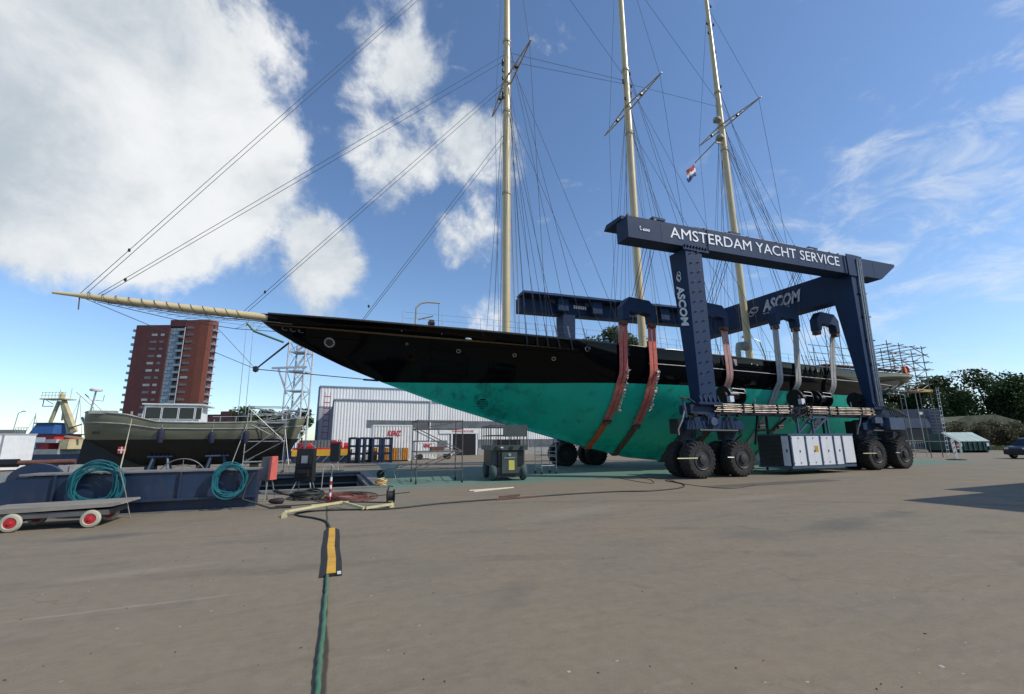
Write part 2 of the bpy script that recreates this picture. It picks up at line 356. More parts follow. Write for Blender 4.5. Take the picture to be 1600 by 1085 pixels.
# ---------------------------------------------------------------- ground
def ground_mat():
    m = bpy.data.materials.new('yard_concrete'); m.use_nodes = True; t = m.node_tree; b = t.nodes['Principled BSDF']; nn = t.nodes.new; ll = t.links.new
    co = nn('ShaderNodeTexCoord').outputs['Object']
    def nz(scale, det=6, rough=.6, sc3=None, rot=0.0):
        v = co
        if sc3:
            mp = nn('ShaderNodeMapping'); ll(co, mp.inputs[0]); mp.inputs['Scale'].default_value = sc3; mp.inputs['Rotation'].default_value = (0,0,rot); v = mp.outputs[0]
        n = nn('ShaderNodeTexNoise'); n.inputs['Scale'].default_value = scale; n.inputs['Detail'].default_value = det; n.inputs['Roughness'].default_value = rough; ll(v, n.inputs['Vector']); return n.outputs['Fac']
    def rng(x, a, b_, c=0., d=1.):
        n = nn('ShaderNodeMapRange'); ll(x, n.inputs[0])
        for i, q in enumerate((a, b_, c, d)): n.inputs[i+1].default_value = q
        return n.outputs[0]
    def mixc(f, a, c, k=None):
        n = nn('ShaderNodeMixRGB')
        if isinstance(f, float): n.inputs[0].default_value = f
        else: ll(f, n.inputs[0])
        if isinstance(a, tuple): n.inputs[1].default_value = (*a, 1)
        else: ll(a, n.inputs[1])
        if isinstance(c, tuple): n.inputs[2].default_value = (*c, 1)
        else: ll(c, n.inputs[2])
        if k: n.blend_type = k
        return n.outputs[0]
    def mm(op, a, b_):
        n = nn('ShaderNodeMath'); n.operation = op
        for i, x in enumerate((a, b_)):
            if isinstance(x, (int, float)): n.inputs[i].default_value = x
            else: ll(x, n.inputs[i])
        return n.outputs[0]
    sep = nn('ShaderNodeSeparateXYZ'); ll(co, sep.inputs[0]); X, Y = sep.outputs[0], sep.outputs[1]
    c = mixc(rng(nz(.10, 6), .35, .65), (.238,.192,.132), (.200,.180,.134))
    c = mixc(rng(nz(.55, 8, .65), .38, .68), c, (.25,.202,.138))
    c = mixc(rng(nz(1.3, 8, .7, (.35, 1.6, 1)), .52, .74, 0, .45), c, (.115,.098,.075))          # trailing scuffs
    c = mixc(rng(nz(2.2, 9, .7, (.5, 2.4, 1), .5), .56, .74, 0, .45), c, (.33,.285,.215))           # pale scrapes
    c = mixc(rng(nz(.9, 5, .6, (1, 1, 1)), .64, .74, 0, .6), c, (.095,.085,.075))               # damp and oil spots
    c = mixc(rng(nz(5.5, 10, .75), .45, .68, 0, .35), c, (.125,.105,.075))                       # fine mottling
    c = mixc(rng(nz(7.5, 10, .75, (.6, 1.5, 1), 1.1), .52, .70, 0, .4), c, (.30,.26,.20))
    c = mixc(rng(nz(90, 4, .8), .35, .7, 0, .38), c, (.09,.078,.06))                               # grain
    c = mixc(rng(nz(16, 2, .5), .72, .78, 0, .4), c, (.08,.07,.06))                             # grit
    c = mixc(rng(nz(11, 2, .5, None), .735, .77, 0, .7), c, (.48,.46,.42))                       # pale specks
    vo = nn('ShaderNodeTexVoronoi'); vo.feature = 'DISTANCE_TO_EDGE'; vo.inputs['Scale'].default_value = .16
    wv = nn('ShaderNodeVectorMath'); wv.operation = 'ADD'; ll(co, wv.inputs[0]); wn_ = nn('ShaderNodeTexNoise'); wn_.inputs['Scale'].default_value = .9; wn_.inputs['Detail'].default_value = 8; ll(co, wn_.inputs['Vector']); sc_v = nn('ShaderNodeVectorMath'); sc_v.operation = 'SCALE'; sc_v.inputs['Scale'].default_value = 1.6; ll(wn_.outputs['Color'], sc_v.inputs[0]); ll(sc_v.outputs[0], wv.inputs[1]); ll(wv.outputs[0], vo.inputs['Vector'])
    crk = mm('MULTIPLY', rng(vo.outputs['Distance'], .0035, .001), rng(nz(.35, 4), .5, .58))
    c = mixc(mm('MULTIPLY', crk, .22), c, (.05,.043,.035))                                      # hairline cracks
    rad = nn('ShaderNodeVectorMath'); rad.operation = 'LENGTH'; cs_ = nn('ShaderNodeVectorMath'); cs_.operation = 'SUBTRACT'; ll(co, cs_.inputs[0]); cs_.inputs[1].default_value = (-6, -22, 0); ll(cs_.outputs[0], rad.inputs[0])
    for r0 in (30.2, 32.3, 36.6, 38.7):
        tm = mm('MULTIPLY', rng(mm('ABSOLUTE', mm('SUBTRACT', rad.outputs['Value'], r0), 0), .24, .12), rng(nz(.5, 6, .7), .42, .62))
        c = mixc(mm('MULTIPLY', tm, .28), c, (.075,.065,.052))                                   # tyre tracks of the lift
    # green dust from blasting the hull: lies under and beside the ship
    dx = mm('ABSOLUTE', mm('SUBTRACT', X, 22.0), 0); dy = mm('ABSOLUTE', mm('SUBTRACT', Y, 25.4), 0)
    e = mm('MULTIPLY', rng(mm('ADD', dx, mm('MULTIPLY', nz(.5, 5), 8.0)), 28.5, 24.5), rng(mm('ADD', dy, mm('MULTIPLY', nz(.6, 5, .6), 3.0)), 9.2, 7.2))
    e = mm('MULTIPLY', e, rng(nz(.8, 7, .65, (.25, 1.5, 1)), .36, .56, .35, 1.0))
    c = mixc(mm('MULTIPLY', e, .75), c, (.060,.215,.175))
    e2 = mm('MULTIPLY', rng(nz(.35, 5, .6, (.4, 1.6, 1)), .60, .70), mm('MULTIPLY', rng(mm('ABSOLUTE', mm('SUBTRACT', Y, 15.2), 0), 2.6, 1.2), rng(mm('ABSOLUTE', mm('SUBTRACT', X, 15.), 0), 12, 9)))
    c = mixc(mm('MULTIPLY', e2, .6), c, (.16,.27,.22))
    def ell(cx, cy, rx, ry, rot, k, colr):
        nonlocal c
        mp = nn('ShaderNodeMapping'); mp.vector_type = 'TEXTURE'; ll(co, mp.inputs[0]); mp.inputs['Location'].default_value = (cx, cy, 0); mp.inputs['Rotation'].default_value = (0, 0, rot); mp.inputs['Scale'].default_value = (rx, ry, 1)
        ln = nn('ShaderNodeVectorMath'); ln.operation = 'LENGTH'; ll(mp.outputs[0], ln.inputs[0])
        f = rng(mm('ADD', ln.outputs['Value'], mm('MULTIPLY', nz(2.4, 8, .7, (.6, 1.8, 1)), 1.3)), 1.75, .95)
        c = mixc(mm('MULTIPLY', f, k), c, colr)
    ell(-3.95, 11.6, 1.0, .34, .1, .6, (.075,.075,.082)); ell(10.0, 6.6, 1.6, .55, .2, .5, (.085,.08,.075)); ell(12.6, 7.0, 1.0, .4, .1, .4, (.09,.085,.08)); ell(7.6, 6.7, 1.2, .5, -.2, .35, (.10,.09,.08))
    ell(2.2, 5.4, .8, .25, .9, .35, (.11,.10,.085)); ell(-2.4, 8.3, 1.3, .22, .15, .35, (.30,.25,.18)); ell(6.0, 10.5, 2.4, .6, .3, .3, (.30,.26,.19)); ell(12.0, 10.6, 3.0, .5, .1, .3, (.29,.255,.19))
    # a pale scored line running off to the left
    lx = mm('ADD', mm('MULTIPLY', mm('SUBTRACT', X, -2.2), -.02), mm('SUBTRACT', Y, 6.62)); sl1 = mm('MULTIPLY', rng(mm('ABSOLUTE', mm('ADD', lx, mm('MULTIPLY', mm('SUBTRACT', nz(.9, 3), .5), .12)), 0), .045, .015), rng(X, -.6, -1.6)); c = mixc(mm('MULTIPLY', sl1, mm('MULTIPLY', rng(nz(1.5, 5), .3, .6), .5)), c, (.36,.31,.24))
    # joints in the slab: one runs away from the viewpoint, others across
    wob = mm('MULTIPLY', mm('SUBTRACT', nz(1.2, 4), .5), .10)
    j1 = rng(mm('ABSOLUTE', mm('SUBTRACT', mm('ADD', X, wob), .10), 0), .030, .012)
    j1 = mm('MULTIPLY', j1, rng(Y, 18.2, 18.0))
    c = mixc(mm('MULTIPLY', j1, .8), c, (.03,.027,.024))
    j2 = rng(mm('ABSOLUTE', mm('SUBTRACT', mm('ADD', Y, wob), 14.05), 0), .035, .015)
    j2 = mm('MULTIPLY', j2, rng(X, 14.0, 14.2))
    c = mixc(mm('MULTIPLY', j2, .7), c, (.04,.036,.032))
    st = mm('MULTIPLY', rng(mm('ABSOLUTE', mm('SUBTRACT', mm('ADD', Y, wob), 13.62), 0), .50, .42), mm('MULTIPLY', rng(X, 13.4, 13.5), rng(X, 20.6, 20.4)))
    c = mixc(mm('MULTIPLY', st, .75), c, (.085,.075,.065))                                       # asphalt repair strip
    ll(c, b.inputs['Base Color'])
    ll(rng(nz(.7, 6), .3, .7, .72, .95), b.inputs['Roughness']); b.inputs['Specular IOR Level'].default_value = .3
    bp = nn('ShaderNodeBump'); bp.inputs['Strength'].default_value = .35; bp.inputs['Distance'].default_value = .01
    ll(mm('ADD', nz(45, 5, .7), mm('MULTIPLY', nz(3, 5, .6), 1.5)), bp.inputs['Height']); ll(bp.outputs[0], b.inputs['Normal'])
    return m
g = MB()
for x0, x1, y0, y1 in ((-60,160,-60,19.6), (-60,-9,19.6,29.6), (1.95,160,19.6,29.6), (-60,160,29.6,52), (-20,160,52,130)):
    g.add([(x0,y0,0),(x1,y0,0),(x1,y1,0),(x0,y1,0)], [(0,1,2,3)])
tag(build(g, 'ground', ground_mat()), kind='structure')
wm = mat('harbour_water', (.02,.035,.04), .12, var=.2, scale=.05, bump=.5, bscale=.6)
tag(build(MB().add([(-3000,-3000,-1.7),(3000,-3000,-1.7),(3000,3000,-1.7),(-3000,3000,-1.7)], [(0,1,2,3)]), 'water', wm), kind='structure')
tag(build(MB().box(160, 1500, -900, 1600, -1.5, -.25), 'terrain', MT['thatch']), kind='structure')
gr = build(MB().add([(86,-30,.004),(160,-30,.004),(160,90,.004),(86,60,.004)], [(0,1,2,3)]), 'grass_verge', mat('dry_turf', (.115,.12,.055), .95, var=.35, scale=1.2, bump=.5, bscale=8)); tag(gr, kind='structure')
# far bank across the water
b = MB(); prof = []
for i in range(60):
    a = R_(95 + i*2.2); rr = 700
    prof.append((math.cos(a)*rr, math.sin(a)*rr, 6+3*math.sin(i*1.3)+2*math.sin(i*.47)))
b.grid([[(x, y, -1.6) for x, y, h in prof], [(x*1.02, y*1.02, h) for x, y, h in prof], [(x*1.3, y*1.3, h) for x, y, h in prof]])
tag(build(b, 'far_bank', mat('far_bank_green', (.12,.16,.15), .9, var=.25, scale=.02)), kind='structure')
# the dock slot
pit = MB()
x0, x1, y0, y1 = -9, 1.95, 19.6, 29.6
pit.add([(x0,y0,-.002),(x1,y0,-.002),(x1,y1,-.002),(x0,y1,-.002),(x0,y0,-3),(x1,y0,-3),(x1,y1,-3),(x0,y1,-3)], [(0,1,5,4),(1,2,6,5),(2,3,7,6),(3,0,4,7)])
po = tag(build(pit, 'dock_slot', MT['pit']), kind='structure')
for (xa, xb, ya, yb) in ((x0, x1+.45, y0-.42, y0+.03), (x1-.03, x1+.42, y0+.03, y1), (x0, x1+.45, y1-.03, y1+.35)):
    build(MB().box(xa, xb, ya, yb, -.02, .06), 'edge_plate', MT['concrete_edge'], po)
for (a, b_) in (((x1-.12, y0), (x1-.12, y1)), ((x0, y1-.12), (x1, y1-.12))):
    for z in (-.12, -.55, -.95): build(MB().bar((*a, z), (*b_, z), .22, .09), 'edge_beam', MT['concrete_edge'], po)
for k in range(6): build(MB().box(x1-.2, x1-.04, y0+1+k*1.6, y0+1.12+k*1.6, -1.0, -.1), 'web_plate', MT['concrete_edge'], po)

# ---------------------------------------------------------------- schooner
PC = 23.8
SS  = [-3.6,-3,0,3,6,9,12,15,18,21,24,27,30,33,36,39,42,44.5,46,47.6,48.3]
SB  = [.03,.25,1.27,2.13,2.84,3.4,3.81,4.08,4.24,4.3,4.25,4.05,3.75,3.4,3.0,2.5,1.95,1.45,1.1,.62,.2]
SZ  = [7.9,7.86,7.64,7.42,7.25,7.08,6.95,6.8,6.7,6.62,6.56,6.54,6.55,6.6,6.66,6.78,6.9,7.02,7.1,7.2,7.24]
KS  = [-3.6,-2.9,-1.56,.4,2.41,5.87,8.7,11.56,14.4,17.23,19.66,22,34.5,36.9,37.2,38.6,40,42.6,44,45.4,46.9,48.3]
KZ  = [7.72,7.15,6.43,5.55,4.79,3.62,2.84,2.11,1.38,.74,.50,.45,.45,.55,2.5,3.5,4.3,5.12,5.43,5.86,6.37,7.0]
NS  = [-3.6,5.66,10.6,14.6,20,23,31.4,40,46]; NE = [.8,.9,1.35,2.4,2.2,1.9,1.7,2.2,2.0]
def hb(s, z):
    b = np.interp(s, SS, SB); zs = np.interp(s, SS, SZ); zk = np.interp(s, KS, KZ)
    u = min(1, max(0, (z-zk)/max(.05, zs-zk))); f = 1-(1-u)**np.interp(s, NS, NE)
    keel = min(.16, b) if zk < 3 else .04
    k = .35*min(1, max(0, (1.2-zk)/.7))
    f *= 1-k*math.exp(-u/.10)
    return max(b*f, keel)
ship = thing('schooner', 'long black three-masted schooner with bright green bottom hanging in the lift slings', 'sailing yacht', (20, PC, .45))
stn = sorted(set(list(np.linspace(-3.6, 48.3, 104)) + [-3.3, 48.0, 37.05, 36.9, 2.41]))
def hull_rows(lo, hi, n, side):
    rows = []
    for s in stn:
        zk = float(np.interp(s, KS, KZ)); zs = float(np.interp(s, SS, SZ))
        a = max(zk, lo); b = min(zs, hi)
        if hi < 90 and zk >= hi: a = b = min(zk, zs)
        rows.append([(s, PC+side*(hb(s, a+(b-a)*i/n)+0.0), a+(b-a)*i/n) for i in range(n+1)])
    return rows
WL = 4.8
top = MB()
for sd in (-1, 1): top.grid(hull_rows(WL, 99, 9, sd))
# stem and stern closure
hull = build(top, 'topsides', MT['hullblack'], ship, smooth=40)
bot = MB()
for sd in (-1, 1):
    rows = [r for r, s in zip(hull_rows(-9, WL, 16, sd), stn) if np.interp(s, KS, KZ) < WL]
    bot.grid(rows)
kr = [s for s in stn if np.interp(s, KS, KZ) < WL]
bot.grid([[(s, PC-hb(s, np.interp(s, KS, KZ)), np.interp(s, KS, KZ)) for s in kr], [(s, PC+hb(s, np.interp(s, KS, KZ)), np.interp(s, KS, KZ)) for s in kr]])
bottom = build(bot, 'green_bottom', MT['hullgreen'], ship, smooth=40)
kr2 = [s for s in stn if np.interp(s, KS, KZ) >= WL-.02]
for seg in ([s for s in kr2 if s < 10], [s for s in kr2 if s > 10]):
    build(MB().grid([[(s, PC-hb(s, np.interp(s, KS, KZ))-.01, np.interp(s, KS, KZ)) for s in seg], [(s, PC+hb(s, np.interp(s, KS, KZ))+.01, np.interp(s, KS, KZ)) for s in seg]]), 'stem_band', MT['hullblack'], ship)
dk = [s for s in stn if s > -3.3 and s < 48.1]
build(MB().grid([[(s, PC-np.interp(s, SS, SB)+.06, np.interp(s, SS, SZ)-.5) for s in dk], [(s, PC+np.interp(s, SS, SB)-.06, np.interp(s, SS, SZ)-.5) for s in dk]]), 'deck', MT['teak'], ship)
for sd in (-1, 1):
    build(MB().tube([(s, PC+sd*(np.interp(s, SS, SB)-.02), np.interp(s, SS, SZ)+.02) for s in dk], .055, 6), 'cap_rail', mat('dark_cap_rail', (.06,.05,.045), .25, var=.2) if sd < 0 else bpy.data.materials['dark_cap_rail'], ship, smooth=60)
def topz(s, fr):
    zs = np.interp(s, SS, SZ); return WL+(zs-WL)*fr
sr = [s for s in stn if 16 < s < 47.5]
build(MB().tube([(s, PC-hb(s, topz(s, .56))-.008, topz(s, .56)) for s in sr], .022, 5), 'cove_line', mat('pale_gilt_line', (.62,.60,.55), .3, var=.1), ship)
rb = [s for s in stn if -1.5 < s < 44]
build(MB().tube([(s, PC-hb(s, topz(s, .70))-.004, topz(s, .70)) for s in rb], .020, 5), 'rubbing_strake', MT['hullblack'], ship)
# rudder
build(MB().prism([(36.95,.6),(38.3,.75),(38.5,1.8),(37.9,3.0),(37.25,3.0)], 'y', PC-.1, PC+.1), 'rudder', MT['hullgreen'], ship)
def hull_at(px, py):
    p = PC-3
    for _ in range(60):
        q = onp(px, py, p); p = .5*p+.5*(PC-hb(q[0], q[2]))
    return onp(px, py, p)
def hull_n(s, z):
    e = .15
    ds = (hb(s+e, z)-hb(s-e, z))/(2*e); dz = (hb(s, z+e)-hb(s, z-e))/(2*e)
    v = Vector((-ds, -1, -dz)); v = Vector((ds*-1, -1, dz*1)); n = Vector((-ds*1.0, -1.0, dz*1.0)); n = Vector((-ds, -1, -dz)); n = Vector((-ds, -1, -dz))
    n = Vector((-ds, -1, -dz)); n.normalize(); return n
def disc_on_hull(px, py, r, name, m, ring=True, parent=None):
    q = hull_at(px, py); n = hull_n(q[0], q[2]); c = Vector(q); parent = parent or ship
    if ring:
        ex = n.cross(Vector((0,0,1))).normalized(); ey = n.cross(ex)
        pts = [c+n*.02+ex*math.cos(t)*r+ey*math.sin(t)*r for t in np.linspace(0, 2*math.pi, 20, endpoint=False)]
        o = build(MB().tube(pts, r*.2, 6, True), name, m, parent, smooth=60)
        build(MB().cyl(c-n*.03, c+n*.015, r*.9, r*.9, 16), 'pane', MT['glassdark'], o); return o
    return build(MB().cyl(c-n*.03, c+n*.025, r, r*.85, 14), name, m, ship)
disc_on_hull(515, 535.5, .22, 'hawse_ring', MT['boatgrey'])
for (px, py, r) in ((716.5, 548.5, .10), (804, 555, .09), (865, 560.5, .10), (918, 545.5, .13), (636, 537.5, .06)): disc_on_hull(px, py, r, 'porthole', MT['chrome'])
for (px, py) in ((1174, 569), (1182.5, 570.5), (1251, 577.5), (1258, 579), (1277, 580), (1283, 581)): disc_on_hull(px, py, .05, 'scupper', MT['chrome'], False)
q = hull_at(732.5, 529.5); build(MB().lathe([(0, .04), (.14, .03), (.18, 0)], (0,0,0), 'y', 14).xf(Matrix.Translation((q[0], q[1]-.0, q[2])) @ Matrix.Scale(-1, 4, (0,1,0)) @ Matrix.Scale(.6, 4, (0,0,1))), 'fairlead', MT['chrome'], ship, smooth=60)
q = hull_at(1144.5, 566); build(MB().box(q[0]-.32, q[0]+.32, q[1]-.03, q[1]+.1, q[2]-.2, q[2]+.18), 'freeing_port', mat('pinkish_grey_plate', (.30,.24,.24), .4, var=.2), ship)
# thruster tunnel with bars
q = hull_at(754, 631); n = hull_n(q[0], q[2]); c = Vector(q); ex = n.cross(Vector((0,0,1))).normalized(); ey = n.cross(ex)
th = build(MB().tube([c+n*.01+ex*math.cos(t)*.36+ey*math.sin(t)*.36 for t in np.linspace(0, 2*math.pi, 28, endpoint=False)], .035, 6, True), 'thruster_opening', MT['hullgreen'], ship, smooth=60)
build(MB().cyl(c-n*.05, c+n*.012, .35, .35, 24), 'tunnel', MT['black'], th)
for k in (-.2, -.07, .07, .2):
    h = math.sqrt(.34**2-k*k); build(MB().bar(c+n*.03+ey*k-ex*h, c+n*.03+ey*k+ex*h, .03, .05, up=n), 'grille_bar', MT['hullgreen'], th)
for (px, py) in ((829, 645), (692, 617), (940, 658)): disc_on_hull(px, py, .07, 'anode', mat('zinc_anode', (.16,.20,.18), .6) if 'zinc_anode' not in bpy.data.materials else bpy.data.materials['zinc_anode'], False)
# scrollwork on the bow
q0 = hull_at(442, 514); q1 = hull_at(470, 518)
sw = MB()
for k in range(3):
    c = Vector(q0)*(1-k/2.2)+Vector(q1)*(k/2.2); n = hull_n(c.x, c.z)
    sw.tube([c+n*.03+Vector((math.cos(t)*.16*(1-t/9)+t*.03, 0, math.sin(t)*.12*(1-t/9))) for t in np.linspace(0, 7, 22)], .014, 4)
build(sw, 'bow_scrollwork', MT['galv'], ship)
# bowsprit
tip = onp(82, 457, PC); root = onp(425, 497.5, PC); tip[1] = root[1] = PC
bv = Vector(tip)-Vector(root); bl = bv.length; bd = bv.normalized()
bs = build(MB().tube([Vector(root)+bd*(bl*t) for t in (0, .3, .6, .88, .89, 1)], [.175, .175, .16, .125, .09, .06], 16), 'bowsprit', MT['cream'], ship, smooth=50)
build(MB().tube([Vector(root)-bd*1.3-Vector((0,0,.1)), Vector(root)+bd*.15], .26, 12), 'bowsprit_collar', MT['hullblack'], bs, smooth=50)
for t in np.linspace(.17, .84, 13):
    c = Vector(root)+bd*(bl*t); build(MB().tube([c+Vector((0, math.cos(a)*.185, math.sin(a)*.185))+bd*(.12*math.sin(a)) for a in np.linspace(0, 6.283, 14, endpoint=False)], .012, 4, True), 'lashing', MT['wire'], bs)
bpt = lambda t, dz=0, dy=0: Vector(root)+bd*(bl*t)+Vector((0, dy, dz))
for sd in (-1, 1):
    nt_ = MB(); nt_.tube([bpt(.82, -.16, sd*.1), bpt(.5, -.42, sd*.75), bpt(.2, -.5, sd*1.0), bpt(-.12, -.40, sd*.9)], .016, 4)
    for i in range(1, 15):
        a = i/15; e = Vector(bpt(.82, -.16, sd*.1)).lerp(bpt(.2, -.5, sd*1.0), a) if a < .8 else bpt(.2, -.5, sd).lerp(bpt(-.12, -.4, sd*.9), (a-.8)*5)
        t = .82-a*.9
        nt_.tube([bpt(t, -.16), e], .008, 3); nt_.tube([bpt(t-.06, -.16), e], .008, 3)
    for f in (.33, .66): nt_.tube([bpt(.80-k*.085, -.16-.26*f*min(1, k/5), sd*f*min(1, k/6)) for k in range(11)], .008, 3)
    build(nt_, 'bowsprit_net', MT['wire'], bs)
dol = Vector(onp(399.5, 577, PC)); dol.y = PC; stem = Vector((-2.1, PC, 6.55))
ds_ = build(MB().cyl(stem, dol, .05, .035, 8), 'dolphin_striker', MT['black'], ship)
build(MB().lathe([(0,-.16),(.12,-.1),(.13,.1),(0,.16)], dol, 'z', 10), 'striker_cap', MT['black'], ds_)
def wirep(a, b, name='stay', r=.014, m='wire', par=None, sag=0.0):
    a = Vector(a); b = Vector(b); pts = [a, b] if not sag else [a.lerp(b, t)-Vector((0,0,sag*4*t*(1-t))) for t in np.linspace(0, 1, 9)]
    return build(MB().tube(pts, r, 5), name, MT[m], par or ship)
wirep(bpt(.87, -.1), dol, 'martingale_stay', .014); wirep(bpt(.34, -.15), dol, 'martingale_stay', .012)
q = Vector((2.2, PC, 4.88)); wirep(dol, q, 'bobstay', .022); wirep(q-Vector((.75, 0, -.02)), q, 'turnbuckle', .05, 'black')
wirep(bpt(.89, -.05), bpt(.885, -.62), 'hanging_strop', .025)
mr = MB(); mr.tube([bpt(.12, -.45, -.3), Vector((-3.6, PC-.25, 6.95)), Vector((-2.3, PC-.3, 6.5))], .05, 6); build(mr, 'mooring_line', MT['hosegreen'], bs)
# masts
masts = []
for (s, ztop, r, zsp, nm) in ((9.25, 43, .25, 25.1, 'foremast'), (19.0, 44, .26, 26.2, 'mainmast'), (28.7, 40.6, .25, 27.3, 'mizzenmast')):
    zd = float(np.interp(s, SS, SZ))-.5; rk = .008
    P = lambda z, s=s, zd=zd: Vector((s+(z-zd)*rk*(1 if s < 25 else -.3), PC, z))
    mo = build(MB().tube([P(z) for z in np.linspace(zd, ztop, 12)], [r*(1 if i < 7 else 1-(i-6)*.07) for i in range(12)], 18), nm, MT['cream'], ship, smooth=60)
    build(MB().lathe([(r+.02,0),(r+.10,.02),(r+.10,.35),(r+.03,.55),(r,.55)], P(zd), 'z', 18), 'mast_collar', MT['creamdark'], mo, smooth=40)
    for zz in (zsp+.0, zsp+3.3, zsp-2.2, 17.0):
        build(MB().lathe([(r*.98,-.09),(r+.035,-.08),(r+.035,.08),(r*.98,.09)], P(zz), 'z', 16), 'mast_band', MT['creamdark'], mo)
    masts.append((s, mo, P, zsp, r, ztop, zd))
    # spreader, a slim trussed pair of spars
    for sd in (-1, 1):
        Ls = 3.65 if sd < 0 else 2.6 if s > 25 else 3.3
        sp = MB(); e = P(zsp)+Vector((.12, sd*Ls, .0))
        sp.tube([P(zsp)+Vector((-.22, sd*.2, 0)), e], [.06, .035], 6); sp.tube([P(zsp)+Vector((.25, sd*.2, 0)), e+Vector((.02,0,0))], [.06, .035], 6)
        for t in (.3, .55, .78):
            c = P(zsp).lerp(e, t); sp.bar(c+Vector((-.22*(1-t), 0, 0)), c+Vector((.25*(1-t), 0, 0)), .04, .04)
        so_ = build(sp, 'spreader', MT['creamdark'], mo); build(MB().box(*sum(([c-.09, c+.09] for c in P(zsp).lerp(e, .42)), [])), 'spreader_block', MT['black'], so_)
    for k in range(7):       # blocks seized to the mast
        z = zsp+random.uniform(-1.5, 3.8) if s < 25 else zsp+random.choice((9.2, 10.2, 11.3, 12.2, 7.5, 3.9, 1.0))
        a = random.choice((-1, 1)); c = P(z)+Vector((a*(r+.06), random.uniform(-.2, .0), 0))
        build(MB().lathe([(0,-.15),(.07,-.10),(.08,.08),(0,.16)], c, 'z', 8), 'halyard_block', MT['black'], mo)
def rail(s, sd=-1): return Vector((s, PC+sd*(np.interp(s, SS, SB)+.02), np.interp(s, SS, SZ)-.25))
for (s, mo, P, zsp, r, ztop, zd) in masts:
    for sd in (-1, 1):
        e = P(zsp)+Vector((.12, sd*3.45, 0)) if sd < 0 else P(zsp)+Vector((.12, 2.6, 0))
        for k, (dz, off) in enumerate(((0, .0), (0, .55), (-2.2, 1.1), (-2.2, 1.7), (3.2, 2.4), (3.2, 3.3))):
            a = P(zsp+dz)+Vector((0, sd*r, 0)); b = rail(s+off-.2, sd)
            wirep(a, b, 'shroud', .013, par=mo)
            if sd < 0:
                d = (b-a).normalized(); build(MB().cyl(b-d*1.0, b-d*.35, .035, .035, 6), 'rigging_screw', MT['galv'], mo); build(MB().cyl(b-d*.3, b+d*.35, .05, .05, 6), 'chainplate', MT['black'], mo)
        wirep(P(ztop-1), e, 'cap_shroud', .013, par=mo); wirep(e, rail(s+.9, sd), 'cap_shroud', .013, par=mo)
        if s < 30:
            wirep(P(zsp+2)+Vector((0, sd*r, 0)), rail(s+(5.6 if s < 15 else 7.5), sd), 'runner', .012, par=mo); wirep(P(zsp-2)+Vector((0, sd*r, 0)), rail(s+(4.4 if s < 15 else 6.2), sd), 'runner', .012, par=mo)
    for k in range(7):      # halyards falling beside the mast
        dx = random.choice((-1, 1))*random.uniform(.4, .95); dy = random.uniform(-.5, .1); t = random.uniform(-3, 6)
        wirep(P(zsp+t)+Vector((dx*.3, dy*.4, 0)), Vector((s+dx*1.1, PC+dy*2, zd+.6)), 'halyard', .008, 'wire' if k % 2 else 'rope', par=mo)
fs, ms, zs_ = masts
FP, MP, ZP = fs[2], ms[2], zs_[2]
for a, b in (((bpt(.89, .1)), FP(39.5)), ((bpt(.865, .12)), FP(39.0)), ((bpt(.82, .12)), FP(27.5)), ((bpt(.80, .12)), FP(27.0)), ((bpt(.15, .15)), FP(25.4)), ((bpt(.13, .15)), FP(25.0)),
             (Vector((.9, PC, 7.5)), FP(21.5)), (Vector((1.0, PC-.1, 7.5)), FP(21.0)), (FP(27.6), MP(28.6)), (FP(26.9), MP(28.3)), (MP(28.4), ZP(29.2)), (FP(40), MP(28.8)), (MP(40), ZP(29.6))):
    wirep(a, b, 'stay', .013)
for c, t in ((bpt(.89, .1), .07), (bpt(.82, .12), .045), (bpt(.15, .15), .06), (Vector((.9, PC, 7.5)), .07)):
    e = FP(39.5) if t == .07 and c.z > 7.8 else FP(26); p = c.lerp(e, t); build(MB().lathe([(0,-.09),(.05,-.06),(.055,.05),(0,.09)], p, 'z', 8), 'stay_block', MT['black'], ship)
for k in range(5): wirep(ZP(26+k*.4), Vector((36+k*1.3, PC-1.5+k*.5, 7.2)), 'backstay', .013, par=zs_[1])
# radar domes and platform on the mizzen
for dz, dx in ((.35, -.62), (-1.3, -.55)):
    build(MB().lathe([(0,-.12),(.30,-.10),(.33,.02),(.28,.16),(.12,.26),(0,.28)], ZP(27.3+dz)+Vector((dx, -.15, 0)), 'z', 14), 'radar_dome', MT['boatgrey'], zs_[1], smooth=60)
build(MB().bar(ZP(25.7), ZP(25.4)+Vector((-1.1, -.2, 0)), .1, .08), 'dome_bracket', MT['creamdark'], zs_[1])
build(MB().tube([ZP(26.6), ZP(25.9)+Vector((-.3, 2.9, -.2))], .05, 6), 'gaff_spar', MT['creamdark'], zs_[1])
# deck gear
dv = Vector(onp(649, 506, PC-1.2))
dav = build(MB().tube([dv, dv+Vector((.02,0,.85)), dv+Vector((.25,0,1.12)), dv+Vector((.6,0,1.22)), dv+Vector((1.25,0,1.25))], .05, 7), 'anchor_davit', MT['boatgrey'], ship, smooth=60)
wirep(dv+Vector((1.2,0,1.22)), dv+Vector((1.2,0,.0)), 'davit_fall', .012, par=dav); build(MB().cyl(dv+Vector((.15,0,.25)), dv+Vector((.9,0,.5)), .05, .04, 7), 'davit_strut', MT['galv'], dav)
build(MB().lathe([(0,-.2),(.2,-.12),(.2,.12),(0,.2)], dv+Vector((.85, .1, .12)), 'x', 12), 'windlass', MT['black'], ship)
for s in np.arange(3, 44, 1.9):
    build(MB().cyl((s, PC-np.interp(s, SS, SB)+.25, np.interp(s, SS, SZ)-.3), (s, PC-np.interp(s, SS, SB)+.25, np.interp(s, SS, SZ)+.72), .014, .012, 5), 'stanchion', MT['galv'], ship)
